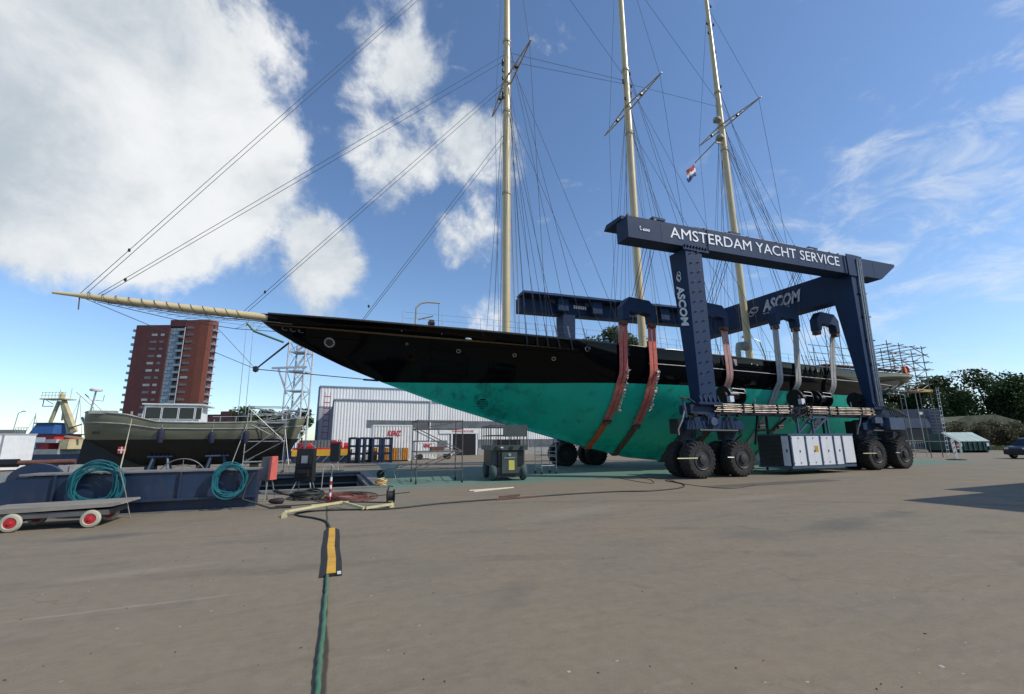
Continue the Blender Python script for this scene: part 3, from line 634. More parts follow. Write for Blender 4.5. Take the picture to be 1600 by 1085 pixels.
for dz in (.4, .7): build(MB().tube([(s, PC-np.interp(s, SS, SB)+.25, np.interp(s, SS, SZ)+dz) for s in np.arange(3, 44, 1.9)], .006, 4), 'guard_wire', MT['galv'], ship)
for (s0, s1, hz, dy) in ((13.2, 15.6, .75, .9), (20.9, 23.8, .65, 1.1), (33, 35.5, .6, 1.0)):
    z = np.interp(s0, SS, SZ)-.5; dh = build(MB().hexa([(s0,PC-dy,z),(s1,PC-dy,z),(s1,PC+dy,z),(s0,PC+dy,z)], [(s0+.15,PC-dy+.1,z+.55+hz),(s1-.15,PC-dy+.1,z+.5+hz),(s1-.15,PC+dy-.1,z+.5+hz),(s0+.15,PC+dy-.1,z+.55+hz)]), 'deckhouse', MT['boatgrey'], ship)
    for k in range(2): build(MB().box(s0+.4+k*1.1, s0+1.1+k*1.1, PC-dy-.005, PC-dy+.1, z+.6, z+.75+hz*.4), 'deckhouse_window', MT['glassdark'], dh)
c = Vector(onp(1153, 546, PC-1.0)); vt = build(MB().tube([c+Vector((0,0,-1.2)), c+Vector((0,0,-.1)), c+Vector((.2,0,.25)), c+Vector((.75,0,.3)), c+Vector((.95,0,.05))], [.16,.18,.3,.36,.2], 10), 'cowl_vent', MT['boatgrey'], ship, smooth=60)
lb = build(MB().tube([Vector((45.6, PC-1.15, 7.45))+Vector((math.cos(a)*.34, 0, math.sin(a)*.34)) for a in np.linspace(0, 6.283, 18, endpoint=False)], .09, 8, True), 'lifebuoy', MT['red'], ship, smooth=60); lb['label'] = 'red lifebuoy at the stern rail'
build(MB().box(46.0, 46.5, PC-.9, PC-.6, 6.85, 7.7), 'stern_locker', MT['yellow'], ship)
# ensign under the mizzen spreader
fl = thing('ensign', 'small red, white and blue flag hanging limp below the mizzen spreader', 'flag', tuple(ZP(25.9)+Vector((-.35, 2.95, -.3))))
for k, mname in enumerate(('flagred', 'flagwhite', 'flagblue')):
    rows = []
    for i in range(9):
        t = i/8
        rows.append([tuple(Vector(fl.location)+Vector((-t*1.05+.08*math.sin(t*7+k)+q_*.10, .05*math.sin(t*9+q_), -t*1.0-(k+q_)*.36+.05*math.sin(t*8)))) for q_ in (0, .5, 1)])
    m_ = MB().grid(rows); o = build(m_, 'flag_stripe', MT[mname], fl, smooth=80)
    md = o.modifiers.new('thickness', 'SOLIDIFY'); md.thickness = .006
# ---------------------------------------------------------------- travel lift
lift = thing('travel_lift', 'huge dark blue boat lift gantry on rubber wheels straddling the schooner', 'boat lift', (23.5, PC, 0))
TILT = .022
def bz(s): return TILT*(s-12.9)
def mir(mb, on):        # the far side is the near side mirrored across the ship
    if on: mb.v = [(x, 2*PC-y, z) for x, y, z in mb.v]; mb.f = [tuple(reversed(f)) for f in mb.f]
    return mb
SKY = 45
for farside in (False, True):
    nm = 'side_beam'
    poly = [(12.87, 11.46), (32.72, 11.46+bz(32.7)), (34.34, 12.5+bz(34.3)), (34.36, 12.66+bz(34.3)), (12.87, 12.6)]
    beam = build(mir(MB().prism(poly, 'y', 16.6, 17.52), farside), nm, MT['lblue'], lift)
    build(mir(MB().hexa([(12.8,17.0,12.605),(34.2,17.0,12.605+bz(34.2)),(34.2,18.55,12.605+bz(34.2)),(12.8,18.55,12.605)], [(12.8,17.0,12.78),(34.2,17.0,12.78+bz(34.2)),(34.2,18.3,12.86+bz(34.2)),(12.8,18.3,12.86)]), farside), 'trolley_track', MT['lblue'], beam)
    for s in (17.95, 29.1):
        build(mir(MB().box(s-.02, s+.02, 16.56, 17.56, 11.42+bz(s), 12.62+bz(s)), farside), 'splice_plate', MT['lblue'], beam)
        for k in range(7): build(mir(MB().cyl((s-.09, 16.57, 11.58+bz(s)+k*.15), (s-.09, 16.6, 11.58+bz(s)+k*.15), .028, n=6), farside), 'splice_bolt', MT['lblue'], beam)
    if not farside:
        for s in (14.9, 20.3, 22.6, 24.9, 27.2, 32.0): build(MB().box(s-.008, s+.008, 16.594, 16.6, 11.5+bz(s), 12.58+bz(s)), 'weld_seam', MT['lblue'], beam)
        build(MB().box(29.35, 30.85, 16.55, 16.598, 11.35+bz(30), 12.75+bz(30)), 'corner_plate', MT['lblue'], beam)
        for s in (13.0, 14.6, 17.9, 19.4, 21.0, 22.2, 23.3, 24.8, 26.6, 27.9, 28.7):
            build(MB().box(s-.07, s+.07, 16.62, 16.8, 12.60+bz(s), 12.72+bz(s)), 'top_lug', MT['black'], beam)
        build(MB().tube([(17.2, 16.68, 12.72+bz(17)), (20, 16.66, 12.68+bz(20)), (24, 16.66, 12.70+bz(24)), (29, 16.68, 12.68+bz(29))], .025, 5), 'hydraulic_line', MT['galv'], beam)
        build(MB().box(16.2, 17.9, 16.56, 16.6, 11.36, 11.5), 'leg_flange', MT['lblue'], beam)
        for k in range(8): build(MB().box(16.3+k*.2, 16.36+k*.2, 16.50, 16.6, 11.5, 11.62), 'gusset', MT['lblue'], beam)
    # legs
    l1 = MB().hexa([(16.45,16.62,3.55),(17.48,16.62,3.55),(17.48,17.26,3.55),(16.45,17.26,3.55)], [(16.38,16.62,11.47),(17.46,16.62,11.49),(17.46,17.80,11.49),(16.38,17.80,11.47)])
    leg1 = build(mir(l1, farside), 'leg', MT['lblue'], lift)
    l2 = MB().hexa([(29.55,16.62,3.55),(30.35,16.62,3.55),(30.35,17.02,3.55),(29.55,17.02,3.55)], [(29.60,16.62,11.83),(30.74,16.62,11.85),(30.74,18.05,11.85),(29.60,18.05,11.83)])
    leg2 = build(mir(l2, farside), 'leg', MT['lblue'], lift)
    for k in range(15):
        for x in (16.72, 17.18):
            z = 3.95+k*.52+(.09 if x > 17 else 0); build(mir(MB().bar((x-.10, 16.57, z-.04), (x+.10, 16.57, z+.05), .05, .022), farside), 'step_rung', MT['dblue'], leg1)
    if not farside:
        for k, x in enumerate((30.25, 30.45, 30.62)):
            build(MB().tube([(x-.30, 16.54, 3.6), (x-.28+.12*.5, 16.54, 7.5), (x-.05, 16.54, 11.6), (x-.02, 16.50, 12.9)], .055, 6), 'conduit', MT['galv'], leg2)
        for z in (4.6, 6.1, 7.6, 9.1, 10.6): build(MB().box(29.95, 30.70, 16.52, 16.62, z, z+.06), 'conduit_clip', MT['black'], leg2)
    for (xa, xb, pb) in ((16.25, 17.7, 17.45), (29.4, 30.55, 17.25)):
        fo = build(mir(MB().box(xa, xb, 16.5, pb, 3.42, 3.548), farside), 'base_flange', MT['lblue'], lift)
        for k in range(5): build(mir(MB().prism([(16.5, 3.55), (16.61, 3.55), (16.61, 3.85)], 'x', xa+.15+k*(xb-xa-.3)/4-.02, xa+.15+k*(xb-xa-.3)/4+.02), farside), 'gusset', MT['lblue'], fo)
    sill = build(mir(MB().box(15.9, 30.7, 16.72, 17.5, 2.96, 3.418), farside), 'sill_beam', MT['dblue'], lift)
    if not farside:
        for (a, b_) in ((17.2, 22.7), (23.6, 29.5)):
            for k, z in enumerate((3.10, 3.19, 3.28, 3.37, 3.46)):
                build(MB().tube([(a+.1*(k % 3), 16.58-.03*(k % 2), z), ((a+b_)/2, 16.60-.03*(k % 2), z-.012), (b_-.12*(k % 2), 16.58-.03*(k % 2), z)], .035 if k != 2 else .025, 6), 'hydraulic_pipe', MT['pipesteel'], sill, smooth=60)
            for s in (a+.5, a+1.9, a+2.6, b_-1.2, b_-.3): build(MB().box(s-.04, s+.04, 16.52, 16.72, 3.05, 3.52), 'pipe_clamp', MT['black'], sill)
        for k in range(14):
            s0 = random.uniform(22.3, 24.0); z0 = random.uniform(3.0, 3.6); pts = [(s0+random.uniform(-.5, .5)*t, 16.5-random.uniform(0, .12), z0-.5*math.sin(t*3.1)+random.uniform(-.1, .2)) for t in np.linspace(0, 1, 6)]
            build(MB().tube(pts, .022, 5), 'hose', MT['rubber'], sill, smooth=60)
        for s in (20.0, 27.5): build(MB().bar((s, 16.6, 3.44), (s, 16.6, 3.8), .03, .03), 'post', MT['galv'], sill)
    # winches on the sill
    for s, wdt in ((19.35, 1.25), (24.55, .95), (26.15, 1.1), (29.95, 1.3)):
        wn = MB().cyl((s-wdt*.42, 17.45, 4.0), (s+wdt*.42, 17.45, 4.0), .27, n=16)
        wo = build(mir(wn, farside), 'winch_drum', MT['black'], lift, smooth=40)
        for x in (s-wdt*.45, s+wdt*.40): build(mir(MB().cyl((x, 17.45, 4.0), (x+.05, 17.45, 4.0), .5, n=22), farside), 'drum_flange', MT['black'], wo, smooth=40)
        build(mir(MB().box(s-wdt*.5, s+wdt*.5, 17.0, 17.9, 3.42, 3.52), farside), 'winch_bed', MT['black'], wo)
        if not farside:
            for z in (4.12, 4.32): build(MB().tube([(s-wdt*.3, 16.98, z), (s+wdt*.36, 16.98, z-.03)], .02, 5), 'winch_rail', MT['galv'], wo)
            build(MB().cyl((s-wdt*.62, 17.2, 4.0), (s-wdt*.45, 17.2, 4.0), .16, n=12), 'winch_motor', MT['black'], wo)
    if not farside:
        for s in (18.75, 23.95): build(MB().box(s-.13, s+.13, 16.85, 17.05, 3.62, 3.92), 'junction_box', MT['pwhite'], sill)
    # bogies
    for bs_ in (17.42, 30.35):
        bo = build(mir(MB().prism([(bs_-1.85, 2.25), (bs_+1.75, 2.25), (bs_+1.75, 2.55), (bs_+1.25, 2.84), (bs_-1.35, 2.84), (bs_-1.85, 2.6)], 'y', 16.72, 17.55), farside), 'bogie_frame', MT['lblue'], lift)
        build(mir(MB().cyl((bs_-.25, 16.60, 2.62), (bs_-.25, 17.6, 2.62), .2, n=18), farside), 'pivot_pin', MT['lblue2'], bo, smooth=40)
        build(mir(MB().box(bs_-.62, bs_+.12, 16.64, 17.6, 2.5, 2.955), farside), 'pivot_bracket', MT['lblue'], bo)
        if not farside:
            for k in range(12):
                x0_ = bs_+random.uniform(-1.7, 1.5); build(MB().tube([(x0_, 16.66, 2.9), (x0_+random.uniform(-.3, .3), 16.6, 2.5+random.uniform(-.2, .2)), (x0_+random.uniform(-.3, .3), 16.64, 2.1), (x0_+random.uniform(-.2, .2), 16.9, 1.9)], .018, 5), 'hose', MT['rubber'], bo, smooth=60)
            for k in range(5): x0_ = bs_-1.5+k*.7; build(MB().box(x0_, x0_+random.uniform(.12, .3), 16.58, 16.715, 2.86, 2.86+random.uniform(.08, .2)), 'valve', MT['black'], bo)
        build(mir(MB().tube([(bs_-1.2, 16.62, 2.20), (bs_+1.2, 16.62, 2.18)], .05, 8), farside), 'steering_ram', MT['rim'], bo, smooth=60)
        for x in (bs_-1.27, bs_+1.28):
            kn = build(mir(MB().cyl((x, 17.4, 1.75), (x, 17.4, 2.26), .40, .46, 16), farside), 'steering_head', MT['dblue'], bo, smooth=40)
            build(mir(MB().box(x-.22, x+.22, 17.26, 17.54, .72, 1.80), farside), 'axle_yoke', MT['dblue'], kn)
            build(mir(MB().cyl((x, 16.75, .86), (x, 18.05, .86), .13, n=10), farside), 'axle', MT['black'], kn)
            if not farside:
                for k in range(4):
                    t0 = random.uniform(-.4, .4); build(MB().tube([(x+t0, 16.75, 2.3), (x+t0*.6+.1, 16.66, 1.95), (x+t0*.3, 16.9, 1.72)], .02, 5), 'hose', MT['rubber'], kn, smooth=60)
        if not farside:
            build(MB().tube([(bs_-2.9, 16.35, .95), (bs_-1.75, 16.35, .94)], .028, 6), 'sensor_rod', MT['ypale'], bo)
            build(MB().tube([(bs_+.15, 16.42, .94), (bs_+.55, 16.42, .93)], .022, 6), 'sensor_rod', MT['galv'], bo)
            build(MB().box(bs_-2.2, bs_-1.86, 16.9, 17.5, 2.05, 2.75), 'valve_block', MT['black'], bo)
            build(MB().tube([(bs_-2.2, 16.9, 2.0), (bs_-2.35, 16.75, 2.25), (bs_-2.1, 16.7, 2.7), (bs_-1.95, 16.7, 3.1)], .03, 6), 'loop_hose', MT['strapgrey'], bo, smooth=60)
        if not farside and bs_ < 20:
            pp = build(MB().cyl((15.75, 16.9, 2.8), (15.62, 16.9, 3.75), .07, n=10), 'hose_post', MT['lblue2'], bo)
            for k in range(5): build(MB().tube([(15.62, 16.9, 3.7), (15.5-.05*k, 16.8, 3.62+.05*k), (15.8+.1*k, 16.75, 3.75-.05*k), (16.4, 16.7, 3.35)], .025, 5), 'hose', MT['rubber'], pp, smooth=60)
        if not farside and bs_ > 20:
            build(MB().box(29.2, 29.9, 16.45, 16.7, 2.62, 2.95), 'valve_box', MT['lblue2'], bo); build(MB().box(30.35, 31.75, 16.35, 16.7, 2.25, 2.95), 'control_cabinet', MT['lblue2'], bo)
            for k in range(9):
                build(MB().tube([(30.2+.15*k, 16.5, 3.5), (30.3+.2*k, 16.3, 3.7-.08*k), (30.6+.2*k, 16.35, 3.0)], .025, 5), 'hose', MT['rubber'], bo, smooth=60)
# far corner and cross beam
xb = build(MB().prism([(17.53, 10.42), (30.0, 10.42), (30.0, 12.42), (17.53, 12.30)], 'x', 29.62, 30.7), 'cross_beam', MT['lblue'], lift)
# wheels
def make_wheel():
    Rw, hw = .86, .33
    t = MB().lathe([(.46,-hw+.04),(.60,-hw),(.78,-hw+.02),(.825,-hw+.09),(.835,0),(.825,hw-.09),(.78,hw-.02),(.60,hw),(.46,hw-.04),(.44,0),(.46,-hw+.04)], (0,0,0), 'y', 36)
    for k in range(24):
        for sd in (-1, 1):
            a = 2*math.pi*(k+(.5 if sd > 0 else 0))/24; ca, sa = math.cos(a), math.sin(a); tw = .055
            ex = Vector((-sa, 0, ca)); er = Vector((ca, 0, sa))
            q = lambda r, y, d: er*r+Vector((0, y, 0))+ex*d
            y0, y1, y2 = sd*.02, sd*(hw-.06), sd*(hw+.005)
            t.hexa([q(.80,y0,-tw), q(.80,y0,tw), q(.80,y1,tw+.05), q(.80,y1,-tw+.05)], [q(Rw,y0,-tw*.8), q(Rw,y0,tw*.8), q(Rw-.01,y1,tw*.8+.05), q(Rw-.01,y1,-tw*.8+.05)])
            t.hexa([q(.70,y1,-tw+.05), q(.70,y1,tw+.05), q(.70,y2,tw+.05), q(.70,y2,-tw+.05)], [q(Rw-.02,y1,-tw*.8+.05), q(Rw-.02,y1,tw*.8+.05), q(.80,y2,tw*.8+.05), q(.80,y2,-tw*.8+.05)])
    wo = build(t, 'wheel', MT['tyre'], None, smooth=35)
    rm = build(MB().lathe([(.47,-hw+.02),(.45,-hw-.01),(.42,-hw+.01),(.40,-hw+.10),(.28,-hw+.13),(.27,-hw+.05),(.22,-hw+.03),(.21,-hw-.07),(.12,-hw-.09),(0,-hw-.09)], (0,0,0), 'y', 28), 'rim', MT['rim'], None, smooth=35); rm.parent = wo
    nutm = MB()
    for k in range(10):
        a = k*.6283; nutm.cyl((.335*math.cos(a), -hw+.11, .335*math.sin(a)), (.335*math.cos(a), -hw+.06, .335*math.sin(a)), .022, n=6)
    nu = build(nutm, 'wheel_nuts', MT['galv'], None); nu.parent = wo
    tag(nu, kind='stuff')
    return wo
w0 = make_wheel(); first = True
for s in (16.15, 18.70, 29.08, 31.63):
    for p, fl_ in ((16.88, 0), (17.93, 1), (2*PC-17.93, 0), (2*PC-16.88, 1)):
        wo = w0 if first else copy_tree(w0); first = False
        wo.parent = lift; wo.location = (s-23.5, p-PC, .852); wo.rotation_euler = (0, random.uniform(0, 6), math.pi if fl_ else 0)
# lettering
def letters(txt, o, ex, ey, ez, length, cap, name, m, par, shear=0.0, bold=0.0):
    mb = text_mb(txt, cap/.70, .012, shear, 1.0, bold); x1 = max(v[0] for v in mb.v); x0 = min(v[0] for v in mb.v)
    k = length/(x1-x0); mb.v = [((v[0]-x0)*k, v[1], v[2]) for v in mb.v]
    return build(mb.xf(frame(o, ex, ey, ez)), name, MT[m], par)
nb = [o for o in lift.children if o.name.startswith('side_beam')][0]
full = text_mb('AMSTERDAM YACHT SERVICE', 1.0); fw = max(v[0] for v in full.v)-min(v[0] for v in full.v)
for pre, wd in (('', 'AMSTERDAM'), ('AMSTERDAM ', 'YACHT'), ('AMSTERDAM YACHT ', 'SERVICE')):      # one part for each painted word
    xe = [v[0] for v in text_mb(pre+wd, 1.0).v]; xw = [v[0] for v in text_mb(wd, 1.0).v]; k_ = 13.15/fw; ww_ = (max(xw)-min(xw))*k_; st_ = (max(xe)-min(v[0] for v in full.v))*k_-ww_
    letters(wd, (15.45+st_, 16.585, 11.80+bz(15.4)+st_*(TILT+.004)), (1,0,TILT+.004), (0,0,1), (0,-1,0), ww_, .60, 'lettering', 'letter', nb)
letters('t.', (13.55, 16.585, 11.93), (1,0,TILT), (0,0,1), (0,-1,0), .14, .30, 'lettering', 'letter', nb)
letters('600', (13.74, 16.585, 11.92), (1,0,TILT), (0,0,1), (0,-1,0), .42, .13, 'lettering', 'letter', nb, bold=.004)
lg = [o for o in lift.children if o.name.startswith('leg')][0]
letters('ASCOM', (16.36, 17.42, 9.62), (.009,-.05,-1), (0,-1,0), (-1,0,-.009), 2.25, .46, 'lettering', 'letter', lg, shear=.25, bold=.022)
letters('ASCOM', (29.59, 22.95, 11.12), (0,-1,0), (0,0,1), (-1,0,0), 3.05, .80, 'lettering', 'letterg', xb, shear=.3, bold=.04)
letters('WWW.ASCOM', (29.59, 22.95, 10.88), (0,-1,0), (0,0,1), (-1,0,0), 2.1, .12, 'lettering', 'letterg', xb)
def swirl(c, ex, ey, ez, r, par, m):
    c = Vector(c); ex = Vector(ex); ey = Vector(ey); mb = MB()
    mb.tube([c+ex*(math.cos(t)*r*(1-t*.055))+ey*(math.sin(t)*r*.62*(1-t*.055)) for t in np.linspace(.4, 8.5, 40)], r*.10, 5)
    mb.tube([c-ex*r*.75-ey*r*.5+ex*(math.cos(t)*r*.55)+ey*(math.sin(t)*r*.4) for t in np.linspace(-2.6, 3.2, 24)], r*.09, 5)
    return build(mb, 'swirl_emblem', MT[m], par)
swirl((29.60, 23.65, 11.42), (0,-1,0), (0,0,1), None, .42, xb, 'letterg')
swirl((16.37, 17.22, 10.02), (0,-.5,-.86), (0,.86,-.5), None, .24, lg, 'letter')
# power unit slung under the sill
pu = build(MB().box(21.72, 26.65, 16.34, 18.15, .42, 1.93), 'power_unit', MT['black'], lift)
build(MB().box(21.66, 26.72, 16.28, 18.2, 1.932, 2.03), 'roof', MT['lblue2'], pu)
build(MB().box(21.66, 26.60, 16.26, 18.2, .30, .418), 'base_frame', MT['lblue2'], pu)
xs = np.linspace(21.80, 25.85, 4); 
edges = [21.80, 22.88, 24.0, 25.05, 25.75, 26.68]
for a, b_ in zip(edges[:-1], edges[1:]):
    if a > 25.7:
        build(MB().box(a+.10, b_, 16.30, 16.338, .50, 1.93), 'door', MT['pwhite'], pu); continue
    build(MB().box(a-.04, a+.04, 16.26, 16.338, .42, 1.93), 'frame_post', MT['lblue2'], pu)
    mid = (a+b_)/2; ds2 = ((a+.045, mid-.006), (mid+.006, b_-.045)) if b_-a > .8 else ((a+.045, b_-.045),)
    for d0, d1 in ds2:
        do = build(MB().box(d0, d1, 16.295, 16.338, .44, 1.91), 'door', MT['pwhite'], pu)
        for z in (.55, 1.78): build(MB().box(d0-.0+.0, d0+.07, 16.28, 16.295, z, z+.05), 'hinge', MT['lblue2'], do)
    build(MB().box(mid+.03, mid+.08, 16.275, 16.295, 1.10, 1.2), 'handle', MT['black'], pu)
build(MB().box(25.71, 25.79, 16.26, 16.338, .42, 1.93), 'frame_post', MT['lblue2'], pu)
build(MB().box(23.52, 23.78, 16.286, 16.294, 1.10, 1.42), 'warning_label', MT['yellow'], pu)
build(MB().box(21.68, 21.72, 16.36, 16.72, .44, 1.92), 'end_door', MT['pwhite'], pu); build(MB().box(21.66, 21.68, 16.44, 16.50, 1.1, 1.25), 'handle', MT['black'], pu)
for k in range(22):
    z = .47+k*.066; build(MB().hexa([(21.66,16.76,z),(21.72,16.76,z+.03),(21.72,18.12,z+.03),(21.66,18.12,z)], [(21.66,16.76,z+.012),(21.72,16.76,z+.042),(21.72,18.12,z+.042),(21.66,18.12,z+.012)]), 'louvre_slat', MT['galv'] if k % 1 else mat('dull_louvre', (.11,.105,.10), .5, var=.2) if k == 0 else bpy.data.materials['dull_louvre'], pu)
for (a, b_) in (((22.75,16.5,2.03),(22.75,16.5,2.94)), ((25.1,16.5,2.03),(25.1,16.5,2.94)), ((23.9,16.5,2.03),(23.9,16.5,2.94)), ((22.75,16.5,2.9),(25.1,16.5,2.9)), ((22.8,16.5,2.1),(23.85,16.5,2.85)), ((23.95,16.5,2.2),(25.05,16.5,2.85)),
                ((21.9,17.6,2.03),(21.9,17.6,2.96)), ((26.4,17.6,2.03),(26.4,17.6,2.96)), ((21.9,17.6,2.1),(23.4,17.6,2.9)), ((20.6,17.2,2.2),(21.9,17.2,2.25)), ((20.4,17.2,1.5),(20.9,17.3,2.95))):
    build(MB().bar(a, b_, .09, .09), 'hanger_bar', MT['lblue2'] if a[1] < 17 else MT['black'], pu)
for y in (16.6, 17.9): build(MB().cyl((21.9, y, .16), (21.9, y, .30), .06, n=8), 'foot', MT['black'], pu)
# trolleys riding the inner track on both sides, and floodlights on the far beam
def trolley(s, farside, big=1.0):
    m_ = MB().prism([(s-.75*big, 12.72), (s-.7*big, 12.35), (s-.2, 12.15), (s+.25, 12.2), (s+.35, 11.98), (s+.7*big, 12.05), (s+.85*big, 12.4), (s+.45, 12.62), (s-.1, 12.82)], 'y', 17.56+.0, 17.66)
    m_.v = [(x, y, z+bz(s)*.8+.02) for x, y, z in m_.v]
    o = build(mir(m_, farside), 'trolley', MT['lblue2'], lift)
    build(mir(MB().box(s-.55, s+.25, 16.95, 17.9, 12.89+bz(s), 13.02+bz(s)), farside), 'trolley_cap', MT['lblue'], o)
    if farside: build(mir(MB().box(s-.3, s+.6, 17.7, 18.15, 11.6+bz(s), 12.58+bz(s)), farside), 'sheave_block', MT['lblue'], o)
for s in (16.1, 19.2, 22.6, 26.0, 29.0): trolley(s, True)
for s in (15.3, 20.6, 27.1, 31.0): trolley(s, False)
for (a, n_) in ((17.5, 6), (24.3, 4)):
    for k in range(n_): build(mir(MB().box(a+k*.2, a+.13+k*.2, 17.525, 17.58, 12.02+bz(a), 12.28+bz(a)), True), 'scale_mark', MT['letter'], lift)
# hangers and slings
def hanger(s, zb, ph, lab):
    h = thing('sling_hanger', lab, 'lifting hanger', (s, ph, zb), 0, 'lifting hangers under the near beam')
    build(MB().prism([(s-1.1, zb), (s-1.1, zb+.75), (s-.62, zb+1.3), (s+.72, zb+1.22), (s+1.1, zb+.8), (s+1.1, zb-.02), (s+.78, zb-.02), (s+.74, zb+.42), (s+.3, zb+.52), (s-.1, zb+.40), (s-.62, zb+.52), (s-.76, zb)], 'y', ph-.26, ph+.26), 'yoke', MT['lblue'], h)
    for x in (s-.35, s+.35): build(MB().cyl((x, ph-.24, zb+.82), (x, ph+.24, zb+.82), .18, n=16), 'sheave', MT['black'], h, smooth=40)
    for x in (s-.35, s-.15, s+.15, s+.35): build(MB().cyl((x, ph, zb+1.1), (x, 18.0, 12.1+bz(s)), .016, n=5), 'hoist_cable', MT['wire'], h)
    for x in (s-.94, s+.94):
        build(MB().box(x-.17, x+.17, ph-.2, ph+.2, zb-.28, zb-.022), 'clevis', MT['strapbrown'], h); build(MB().cyl((x-.24, ph, zb-.17), (x+.24, ph, zb-.17), .05, n=8), 'clevis_pin', MT['black'], h)
def sling(s, zh, ph, m_up, m_low, lab, zshack=2.9, loose=0.0, film=False):
    sg = thing('lifting_sling', lab, 'sling', (s, ph, zh), 0, None)
    zk = float(np.interp(s, KS, KZ)); pts = [(ph, zh)]; pm = PC-hb(s, 6.4)-.05; ph = PC-np.interp(s, SS, SB)-.13-(loose*.5)
    for z in np.linspace(6.3, 5.2, 4): pts.append((min(pm, PC-hb(s, z)-.05)-loose*.5, z))
    zz = [z for z in np.linspace(5.0, zk+.02, 26)]
    up = pts+[(PC-hb(s, z)-.05-loose*max(0, (z-zshack)/3), z) for z in zz if z >= zshack]
    for _ in range(2): up[1:-1] = [(min(.25*up[i-1][0]+.5*up[i][0]+.25*up[i+1][0], up[i][0]+.04), .25*up[i-1][1]+.5*up[i][1]+.25*up[i+1][1]) for i in range(1, len(up)-1)]
    lo = [(PC-hb(s, z)-.05, z) for z in zz if z < zshack]; lo = [up[-1]]+lo+[(PC, zk-.06)]
    def ribbon(path, w, dx, th=.035):
        rows = []
        for i, (y, z) in enumerate(path):
            a = path[max(0, i-1)]; b = path[min(len(path)-1, i+1)]; d = Vector((0, b[0]-a[0], b[1]-a[1])).normalized(); n = Vector((0, d.z, -d.y)); n = -n if n.y > 0 else n
            c = Vector((s+dx, y, z)); rows.append([c-Vector((w/2,0,0)), c+Vector((w/2,0,0)), c+Vector((w/2,0,0))+n*th, c-Vector((w/2,0,0))+n*th, c-Vector((w/2,0,0))])
        return MB().grid(rows)
    for dx in (-.14, .14): build(ribbon(up, .235, dx), 'upper_strap', MT[m_up], sg, smooth=50)
    build(ribbon(lo, .40, 0, .045), 'lower_strap', MT[m_low], sg, smooth=50)
    farp = [(2*PC-y, z) for y, z in reversed(lo)]+[(2*PC-y, z) for y, z in reversed(up[1:])]
    rows = []
    for i, (y, z) in enumerate(farp): rows.append([(s-.2, y+.02, z), (s+.2, y+.02, z)])
    rows.append([(s-.2, 2*PC-ph, zh), (s+.2, 2*PC-ph, zh)])
    fo = build(MB().grid(rows), 'far_strap', MT[m_up], sg); md = fo.modifiers.new('thickness', 'SOLIDIFY'); md.thickness = .03
    y, z = up[-1]; sh = build(MB().box(s-.2, s+.2, y-.14, y+.03, z-.18, z+.2), 'shackle', MT['strapbrown'], sg); build(MB().cyl((s-.27, y-.12, z), (s+.27, y-.12, z), .05, n=8), 'shackle_pin', MT['black'], sh)
    if film:
        fm = MB(); rows = []
        for z in np.linspace(5.6, 3.3, 30):
            yv = min(u_[0] for u_ in up if abs(u_[1]-z) < .35)-.06 if any(abs(u_[1]-z) < .35 for u_ in up) else PC-hb(s, z)-.12
            a_ = s+.16+random.uniform(-.05, .05); b_ = s+.30+random.uniform(-.10, .13); rows.append([(a_, yv-random.uniform(0, .05), z), ((a_+b_)/2, yv-random.uniform(.02, .09), z), (b_, yv-random.uniform(-.03, .05), z+random.uniform(-.05, .05))])
        fo2 = build(fm.grid(rows), 'torn_film', MT['film'], sg); md = fo2.modifiers.new('thickness', 'SOLIDIFY'); md.thickness = .004
    return sg
HP = 19.55
hanger(15.35, 8.15, HP, 'blue arched lifting hanger holding the two red slings under the beam end')
hanger(20.75, 8.45, HP, 'blue lifting hanger half hidden behind the lettered leg, holding a pink sling')
hanger(27.05, 8.95, HP, 'blue lifting hanger before the silver lettering, holding two grey slings')
hanger(31.0, 8.9, HP, 'blue lifting hanger hidden behind the thick rear leg of the lift')
sling(14.41, 7.9, HP, 'strapred', 'straporange', 'red lifting sling with bright orange lower strap, nearest the bow', 2.75, film=True)
sling(16.29, 7.9, HP, 'strapred', 'strapbrown', 'red lifting sling with torn film and dark brown lower strap', 2.45, film=True)
sling(19.81, 8.2, HP, 'strappink', 'strapbrown', 'faded sling passing directly behind the lettered blue leg', 2.9)
sling(21.69, 8.2, HP, 'strappink', 'strapbrown', 'faded pink lifting sling just aft of the lettered blue leg', 3.1)
sling(26.11, 8.85, HP, 'strapgrey', 'strapgrey', 'grey lifting sling on the bow side of the hanger before the silver lettering', 2.6)
sling(27.99, 8.85, HP, 'strapgrey', 'strapgrey', 'grey lifting sling on the stern side of the hanger before the silver lettering', 2.6)
sling(31.9, 8.65, HP+.2, 'strapgrey', 'strapgrey', 'slack grey lifting sling bulging out beside the thick rear leg', 2.6, loose=.25)
# ---------------------------------------------------------------- blue girder, cart, hose coils
gd = thing('steel_girder', 'long dark blue steel girder lying beside the dock slot', 'girder', (-4.4, 15.4, 0))
build(MB().prism([(-7.35, .36), (-1.8, .36), (-1.8, 1.03), (-6.95, 1.0), (-7.3, .85)], 'y', 14.98, 15.75), 'upper_web', MT['dblue'], gd)
build(MB().prism([(-7.0, .03), (-1.8, .03), (-1.8, .30), (-7.2, .30)], 'y', 15.1, 15.65), 'lower_web', MT['dblue'], gd)
build(MB().box(-7.4, -1.77, 14.86, 15.8, .301, .359), 'middle_flange', MT['dblue'], gd)
build(MB().box(-6.9, -1.77, 14.93, 15.8, 1.032, 1.07), 'top_flange', MT['concrete_edge'], gd)
for x in (-6.2, -4.9, -3.6, -2.3): build(MB().box(x-.02, x+.02, 14.9, 14.98, .36, 1.03), 'stiffener', MT['dblue'], gd)
build(MB().box(-7.1, -1.75, 14.9, 15.75, 0, .029), 'foot_plate', MT['concrete_edge'], gd)
